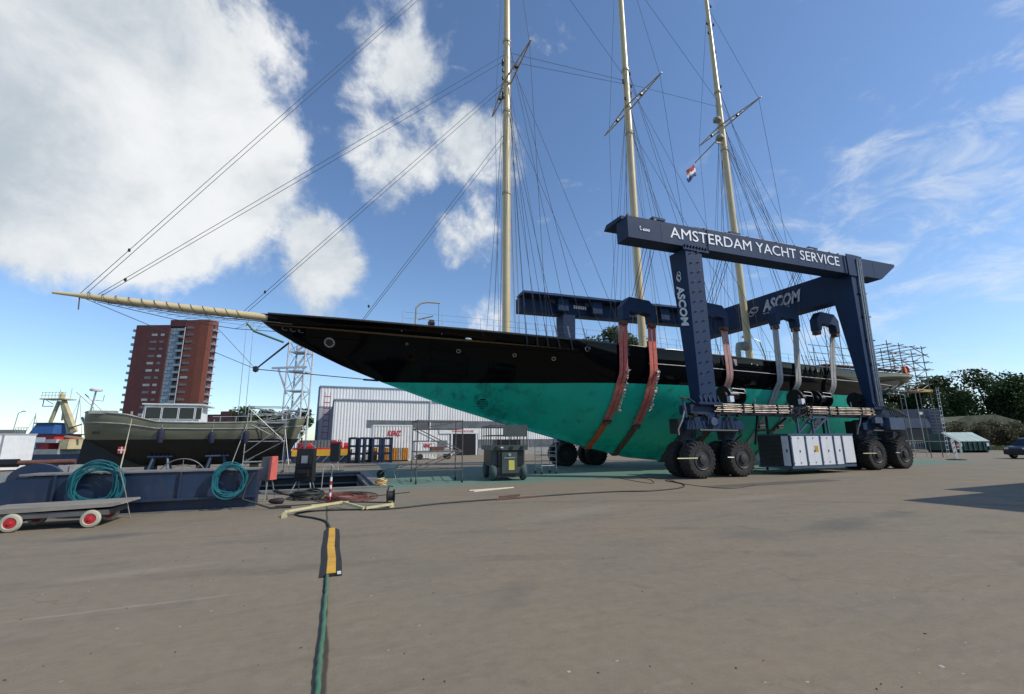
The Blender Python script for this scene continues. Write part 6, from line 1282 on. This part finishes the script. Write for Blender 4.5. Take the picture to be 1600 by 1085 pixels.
# ---------------------------------------------------------------- scaffold round the stern
zt = onp(1450, 543, 24.4)[2]; zp = onp(1455, 612, 24.4)[2]
sc_ = thing('stern_scaffold', 'tall tube scaffold with yellow planks wrapped behind the schooner stern', 'scaffold', (49.5, 25.6, 0))
S_ = lambda a, b, nm, m='darktube', r=.038: build(MB().cyl(a, b, r, n=5), nm, MT[m], sc_)
near = [47.5, 49.3, 51.1, 52.9]; farx = [41, 43, 45, 47.5, 49.3, 51.1, 52.9]
for x in near: S_((x, 24.7, 0 if x > 50 else zp-.6), (x, 24.7, zt+random.uniform(-.4, .4)), 'standard')
for i, x in enumerate(farx): S_((x, 27.2, 0 if i % 2 == 0 else zp-.5), (x, 27.2, zt+random.uniform(-.5, .3)+(1.9 if x in (43, 45) else 0)), 'standard')
lv = np.linspace(zp, zt-.1, 7)
for z in lv:
    S_((46.9, 24.7, z), (53.3, 24.7, z+random.uniform(-.05, .05)), 'ledger'); S_((40.4, 27.2, z), (53.6, 27.2, z+random.uniform(-.05, .05)), 'ledger')
    for x in near: S_((x, 24.3, z+.06), (x, 27.6, z+.06), 'transom')
for i in range(len(near)-1):
    for k in range(0, 6, 2): S_((near[i], 24.66, lv[k]), (near[i+1], 24.66, lv[k+1]), 'brace')
    S_((near[i+1], 24.66, lv[1]), (near[i], 24.66, lv[2]), 'brace'); S_((near[i+1], 24.66, lv[3]), (near[i], 24.66, lv[4]), 'brace')
for i in range(len(farx)-1): S_((farx[i], 27.16, lv[i % 3]), (farx[i+1], 27.16, lv[i % 3+2]), 'brace')
S_((51.1, 24.7, zt), (53.9, 24.7, zt-.9), 'brace'); S_((52.9, 24.7, lv[4]), (54.3, 24.7, lv[4]+.1), 'ledger'); S_((52.9, 24.7, lv[3]), (54.3, 24.7, lv[3]+.1), 'ledger')
for y0_ in (24.75, 25.1, 25.45): build(MB().box(50.6, 53.4, y0_, y0_+.3, zp+.04, zp+.10), 'plank', MT['wood'], sc_)
build(MB().box(50.7, 53.2, 24.62, 24.66, zp-.02, zp+.22), 'toe_board', MT['wood'], sc_)
for y0_ in (26.6, 26.95): build(MB().box(40.5, 50.4, y0_, y0_+.3, zp+.04, zp+.09), 'plank', MT['wood'], sc_)
build(MB().box(40.5, 53.0, 26.0, 26.9, lv[3]+.08, lv[3]+.13), 'deck_boards', MT['strapbrown'], sc_)
S_((40.5, 26.4, zp-.15), (46.5, 26.3, zp+.2), 'pale_pole', 'alu', .04)
for x in (51.1, 52.9): S_((x, 25.9, 0), (x, 25.9, zp), 'standard', 'galv', .03)
a = onz(1481, 716, 0); b_ = onp(1462, 605, a[1]+.9); o = thing('long_ladder', 'thin pale ladder leaning up to the stern scaffold planks', 'ladder', (a[0], a[1], 0))
for d_ in (0, .36): build(MB().cyl((a[0]+d_, a[1], 0), (b_[0]+d_, b_[1], b_[2]), .018, n=5), 'stile', MT['alu'], o)
for t in np.linspace(.05, .95, 16): build(MB().cyl((a[0]+(b_[0]-a[0])*t, a[1]+(b_[1]-a[1])*t, b_[2]*t), (a[0]+.36+(b_[0]-a[0])*t, a[1]+(b_[1]-a[1])*t, b_[2]*t), .015, n=4), 'rung', MT['alu'], o)
# ---------------------------------------------------------------- skips, blue hopper, sign, car at the right
def camthing(name, lab, cat, px, dist, group=None):
    c = far(px, 690, dist); return thing(name, lab, cat, (c[0], c[1], 0), CROT, group)
k6 = 66/F
hp = camthing('blue_hopper', 'big dark blue steel hopper with a ladder on its end behind the stern', 'hopper', 1425, 66)
B = lambda mb, nm, m, par: build(mb, nm, MT[m], par, local=True)
hx = lambda px: (px-1425)*k6
bo = B(MB().prism([(hx(1372), 1.4), (hx(1474), 1.4), (hx(1474), 6.0), (hx(1372), 5.7)], 'y', 0, 5), 'hopper_body', 'dblue', hp)
B(MB().prism([(-.4, 3.2), (0, 3.2), (0, 4.6), (-.15, 4.6)], 'x', hx(1385), hx(1455)), 'chute_lip', 'dblue', bo); B(MB().box(hx(1398), hx(1450), -.05, -.001, .2, 3.1), 'dark_opening', 'black', bo)
for px in (1376, 1452, 1470): B(MB().box(hx(px)-.15, hx(px)+.15, .1, .4, 0, 1.4), 'leg', 'dblue', hp)
for px in (1457, 1472): B(MB().cyl((hx(px), -.25, .8), (hx(px), -.25, 5.9), .05, n=5), 'ladder_stile', 'lblue2', hp)
for z in np.arange(1.0, 5.9, .45): B(MB().box(hx(1457), hx(1472), -.3, -.2, z, z+.10), 'ladder_rung', 'lblue2', hp)
B(MB().box(hx(1443), hx(1450), -.04, -.002, 5.1, 5.5), 'name_plate', 'white', bo)
k5 = 55/F
gs = camthing('covered_skip', 'dark green waste container with pale sloping lids', 'skip', 1492, 55)
sx_ = lambda px: (px-1492)*k5
B(MB().prism([(0, .25), (4.6, .25), (4.6, 2.3), (1.9, 2.3), (0, 1.25)], 'x', sx_(1497), sx_(1545)), 'skip_body', 'grn', gs)
B(MB().prism([(-.12, 0), (0, 0), (0, 1.25), (1.85, 2.3), (1.85, 2.42), (-.12, 1.3)], 'x', sx_(1496), sx_(1499)), 'end_rib', 'lid', gs)
for k in range(4):
    a = sx_(1500)+k*.88; B(MB().add([(a, -.03, 1.30), (a+.84, -.03, 1.30), (a+.84, 1.86, 2.36), (a, 1.86, 2.36), (a, -.03, 1.36), (a+.84, -.03, 1.36), (a+.84, 1.86, 2.42), (a, 1.86, 2.42)], [(0,3,2,1),(4,5,6,7),(0,1,5,4),(1,2,6,5),(2,3,7,6),(3,0,4,7)]), 'lid_panel', 'lid', gs)
for k in range(6): a = sx_(1503)+k*.6; B(MB().box(a, a+.12, -.10, 0, .25, 1.28), 'side_rib', 'grn', gs)
for px in (1497, 1538): B(MB().box(sx_(px), sx_(px)+.28, -.115, -.101, .75, 1.15), 'notice', 'white', gs)
for k in range(4): B(MB().add([(sx_(1492), -.105, .4+k*.2), (sx_(1496), -.105, .5+k*.2), (sx_(1496), -.105, .6+k*.2), (sx_(1492), -.105, .5+k*.2)], [(0,1,2,3)]), 'hazard_stripe', 'redpink' if k % 2 else 'white', gs)
B(MB().box(sx_(1497)-.06, sx_(1497)-.001, .3, 4.5, 1.28, 1.38), 'end_rail', 'lid', gs)
for px in (1501, 1540): B(MB().cyl((sx_(px), .1, .14), (sx_(px), 4.4, .14), .14, n=10), 'roller', 'black', gs)
sk = camthing('open_skip', 'pale grey ribbed open skip between the rear wheels and the green container', 'skip', 1450, 60)
B(MB().prism([(hx(1426+25)-hx(1450), .3), (0, .3), (.1, 1.35), (-2.9, 1.35)], 'y', 0, 2.2), 'skip_tub', 'black', sk)
for k in range(8): a = -2.5+k*.33; B(MB().hexa([(a,-.08,.35),(a+.16,-.08,.35),(a+.16,0,.35),(a,0,.35)], [(a-.03,-.08,1.25),(a+.18,-.08,1.25),(a+.18,0,1.25),(a-.03,0,1.25)]), 'tub_rib', 'skipgrey', sk)
B(MB().box(-2.95, .15, -.1, 2.3, 1.351, 1.45), 'rim_rail', 'skipgrey', sk)
for k in range(3): B(MB().box(.12, .32, -.06, .0, .5+k*.25, .62+k*.25), 'hazard_stripe', 'red' if k % 2 == 0 else 'white', sk)
q = onz(1494.5, 719, 0); o = thing('delineator_post', 'narrow white traffic marker on a black rubber foot', 'traffic marker', (q[0], q[1], 0), CROT)
B(MB().lathe([(0,.0),(.62,.0),(.62,.05),(.3,.09),(0,.1)], (0,0,0), 'z', 16), 'rubber_foot', 'rubber', o); B(MB().prism([(-.10, .10), (.22, .10), (.08, 1.62), (-.05, 1.72), (-.17, 1.6)], 'y', -.03, .03), 'blade', 'white', o)
for k in range(3): B(MB().add([(-.08+.0, -.034, .45+k*.4), (.10, -.034, .6+k*.4), (.09, -.034, .72+k*.4), (-.09, -.034, .57+k*.4)], [(0,1,2,3)]), 'stripe', 'redpink', o)
q = onz(1606, 718, 0); cr_ = thing('parked_car', 'dark blue car cut off by the right edge', 'car', (q[0], q[1], 0), CROT+.12)
prof = [(0, .45), (.05, .85), (.35, .98), (1.0, 1.06), (1.65, 1.62), (2.0, 1.72), (3.6, 1.70), (4.25, 1.1), (4.45, .95), (4.5, .45), (4.2, .3), (.3, .3)]
B(MB().prism([(x+.25, z) for x, z in prof], 'y', 0, 1.75), 'body', 'car', cr_)
B(MB().prism([(1.38, 1.12), (1.98, 1.60), (2.6, 1.62), (2.6, 1.12)], 'y', -.012, -.001), 'side_window', 'glassdark', cr_); B(MB().prism([(2.7, 1.12), (2.7, 1.62), (3.75, 1.60), (4.2, 1.12)], 'y', -.012, -.001), 'side_window', 'glassdark', cr_)
for x in (1.1, 3.85):
    for y in (-.06, 1.6): wo_ = build(MB().lathe([(.2,0),(.33,.0),(.36,.04),(.36,.18),(.33,.21),(.2,.21)], (x, y, .36), 'y', 20), 'wheel', MT['rubber'], cr_, local=True, smooth=40); B(MB().cyl((x, y-.005, .36), (x, y+.2, .36), .21, n=16), 'rim', 'galv', wo_)
B(MB().box(.12, .27, .1, 1.65, .35, .62), 'bumper', 'rubber', cr_); B(MB().box(.27, .33, .08, .4, .78, .92), 'headlight', 'chrome', cr_); B(MB().box(.27, .33, 1.35, 1.67, .78, .92), 'headlight', 'chrome', cr_)
# street lamp standing behind the ship
c = far(1203, 690, 60); e = far(1212, 537, 60); o = thing('street_lamp', 'curved street lamp showing above the schooner rail', 'lamp post', (c[0], c[1], 0), CROT)
h_ = e[2]; B(MB().tube([(.9, 0, 0), (.9, 0, h_*.6), (.8, 0, h_*.88), (.3, 0, h_*1.02), (-.9, 0, h_*1.06)], [.12, .10, .08, .07, .06], 8), 'column', 'band', o); B(MB().hexa([(-2.1,-.2,h_*1.06),(-.8,-.2,h_*1.05),(-.8,.2,h_*1.05),(-2.1,.2,h_*1.06)], [(-1.9,-.12,h_*1.08),(-.8,-.12,h_*1.075),(-.8,.12,h_*1.075),(-1.9,.12,h_*1.08)]), 'lantern', 'band', o)
# shed outside the view whose shadow reaches the concrete
sh = thing('side_shed', 'plain grey shed out of view to the right whose shadow lies on the concrete', 'shed', (40, -8, 0))
HS = 7.0; off = HS/math.tan(SUN_EL); cx_, cy_ = 15.6+math.cos(SUN_AZ)*off, 8.3+math.sin(SUN_AZ)*off
build(MB().box(cx_, 70, -30, cy_, 0, HS), 'shed_body', MT['clad2'], sh); c2x, c2y = 19.9+math.cos(SUN_AZ)*off, 9.5+math.sin(SUN_AZ)*off
build(MB().box(c2x, 70, cy_+.01, c2y, 0, HS), 'lean_to', MT['clad2'], sh); build(MB().box(cx_-.02, 70.1, -30.1, cy_+.02, HS+.002, HS+.12), 'roof_sheet', MT['trim'], sh)

# ---------------------------------------------------------------- trees, hedge, house
def tree(lab, px, pytop, dist, rad, n, m='leaf', trunkfrac=.3, leaf=.5, group=None, seed=1, name='tree', squash=1.0, lobes=11):
    rnd = random.Random(seed); c = far(px, 690, dist); h = far(px, pytop, dist)[2]
    o = thing(name, lab, 'tree', (c[0], c[1], 0), 0, group); t = MB()
    t.tube([(0,0,0), (rnd.uniform(-.3,.3), 0, h*.3), (rnd.uniform(-.5,.5), rnd.uniform(-.4,.4), h*.72)], [h*.022+.08, h*.016+.05, .06], 7)
    blobs = []
    for k in range(lobes):
        a = rnd.uniform(0, 6.283); f = (k+.5)/lobes; zc = h*(trunkfrac+(1-trunkfrac)*(.12+.80*f)); rr = rad*(.25+.75*math.sin(math.pi*min(1, .18+.75*(1-f))))*rnd.uniform(.25, .8)
        b3 = Vector((math.cos(a)*rr, math.sin(a)*rr, zc)); blobs.append((b3, rad*rnd.uniform(.30, .52)))
        t.tube([(0, 0, zc*.62), tuple(b3*.6+Vector((0,0,zc*.32))), tuple(b3)], [h*.008+.03, .05, .02], 5)
    blobs.append((Vector((0,0,h-rad*.35)), rad*.4))
    build(t, 'trunk', MT['bark'], o, local=True, smooth=50)
    vs = []; fs_ = []
    for i in range(n):
        bc, br = rnd.choice(blobs); d = Vector((rnd.gauss(0,1), rnd.gauss(0,1), rnd.gauss(0,.8))).normalized(); r_ = br*(rnd.random()**.42)*rnd.uniform(.8, 1.15)
        p = bc+d*r_; p.z = min(max(p.z, h*trunkfrac*.6), h); s_ = leaf*rnd.uniform(.5, 1.15)
        u_ = Vector((rnd.gauss(0,1), rnd.gauss(0,1), rnd.gauss(0,.6))).normalized(); v_ = u_.cross(Vector((rnd.gauss(0,1), rnd.gauss(0,1), rnd.gauss(0,1)))).normalized()
        k = len(vs); vs += [tuple(p-u_*s_*.5), tuple(p+v_*s_*.32), tuple(p+u_*s_*.5), tuple(p-v_*s_*.32)]; fs_.append((k, k+1, k+2, k+3))
    me = bpy.data.meshes.new('crown'); me.from_pydata(vs, [], fs_); me.materials.append(MT[m]); cr2 = bpy.data.objects.new('crown', me); col.objects.link(cr2); cr2.parent = o
    return o
TR = 'trees along the right boundary'
for k, (px, py, d, r, lab) in enumerate(((1400, 604, 128, 6, 'low dark tree directly behind the stern scaffold'), (1440, 602, 124, 6, 'dark tree just right of the scaffold posts'), (1476, 588, 118, 6.5, 'rounded dark tree between the scaffold and the tallest tree'), (1515, 606, 130, 6.5, 'lower dark tree filling the dip beside the tallest tree'), (1553, 580, 116, 8.5, 'tallest broad dark tree at the boundary'),
        (1588, 612, 126, 6, 'lower dark tree right of the tallest tree'), (1612, 590, 112, 6.5, 'dark tree cut by the right edge'), (1370, 622, 120, 5.5, 'dark tree seen past the rear leg of the lift'), (1655, 590, 112, 7, 'dark tree just past the right edge'))):
    tree(lab, px, py, d, r, 5200 if py < 592 else 3600, 'leaf', .16, .85, TR, 20+k, lobes=16)
for k, (px, py, d, r, lab) in enumerate(((962, 511, 92, 4.6, 'leafy green tree top showing above the schooner between the hangers'), (992, 522, 94, 4.0, 'leafy tree top beside the main mast'), (925, 528, 96, 3.6, 'lower leafy tree top left of the red slings'), (1022, 530, 96, 3.5, 'tree top hidden mostly behind the red sling'))):
    tree(lab, px, py, d, r, 5000, 'leaf2', .35, .75, 'trees behind the schooner', 50+k, lobes=15)
for k, (px, py, d, r, lab) in enumerate(((380, 636, 165, 5.5, 'small green tree beside the low brick block'), (408, 640, 160, 5.5, 'small green tree behind the scaffold tower'), (440, 644, 160, 5, 'small green tree behind the lattice tower'), (466, 638, 158, 5, 'small green tree right of the lattice tower'))):
    tree(lab, px, py, d, r, 3000, 'leaf2', .15, 1.0, 'trees between the tower and the warehouse', 70+k, lobes=12)
HG = 'scrub along the right boundary'
for k in range(15):
    px = 1465+k*13; d = 84+(k*7 % 11); py = 656+((k*5) % 7)*2.4
    tree('tangled brownish shrub in the scrub behind the waste container', px, py, d, 2.6, 1500, 'bushleaf', .02, .42, HG, 90+k, name='shrub', lobes=9)
c = far(1540, 690, 104); o = thing('thatched_house', 'low house with a mossy grey roof behind the scrub', 'house', (c[0], c[1], 0), CROT)
B(MB().box(-9, 9, 0, 9, 0, 3.2), 'wall', 'brick', o); B(MB().prism([(-10, 2.9), (10, 2.9), (7.5, 5.4), (2.5, 6.9), (-4, 6.6), (-8.4, 5.0)], 'y', -1, 10), 'roof', 'thatch', o)
for k in range(3): B(MB().box(-6+k*5, -4.4+k*5, -.05, .02, 1.0, 2.4), 'window', 'winlight', o)
rg = random.Random(5); vs = []; fs_ = []
for i in range(9000):
    x = rg.uniform(86.5, 112); y = rg.uniform(14, 52); h = rg.uniform(.15, .5); a = rg.uniform(0, 3.14); k = len(vs)
    vs += [(x-.06*math.cos(a), y-.06*math.sin(a), .004), (x+.06*math.cos(a), y+.06*math.sin(a), .004), (x+rg.uniform(-.1,.1), y+rg.uniform(-.1,.1), h)]; fs_.append((k, k+1, k+2))
me = bpy.data.meshes.new('rough_grass'); me.from_pydata(vs, [], fs_); me.materials.append(MT['grassleaf']); go = bpy.data.objects.new('rough_grass', me); col.objects.link(go); tag(go, 'rough grass on the verge behind the waste container', 'grass', kind='stuff')
# loose chips and leaves on the concrete
rg = random.Random(3); lm = MB()
for i in range(70):
    px = rg.uniform(0, 1600); py = rg.uniform(790, 1080); q = onz(px, py, 0); s_ = rg.uniform(.006, .018); a = rg.uniform(0, 6)
    if 490 < px < 545: continue
    ex = Vector((math.cos(a), math.sin(a), 0)); ey = Vector((-math.sin(a), math.cos(a), 0)); c = Vector((q[0], q[1], .003)); h = s_*.5
    lm.add([c-ex*s_, c+ey*s_*.4, c+ex*s_, c-ey*s_*.4, c+Vector((0,0,h))], [(0,1,4),(1,2,4),(2,3,4),(3,0,4)])
tag(build(lm, 'loose_debris', mat('dark_chips', (.07,.06,.05), .9, var=.5, scale=30)), 'scattered dark chips and dry leaf bits on the concrete', 'debris', kind='stuff')
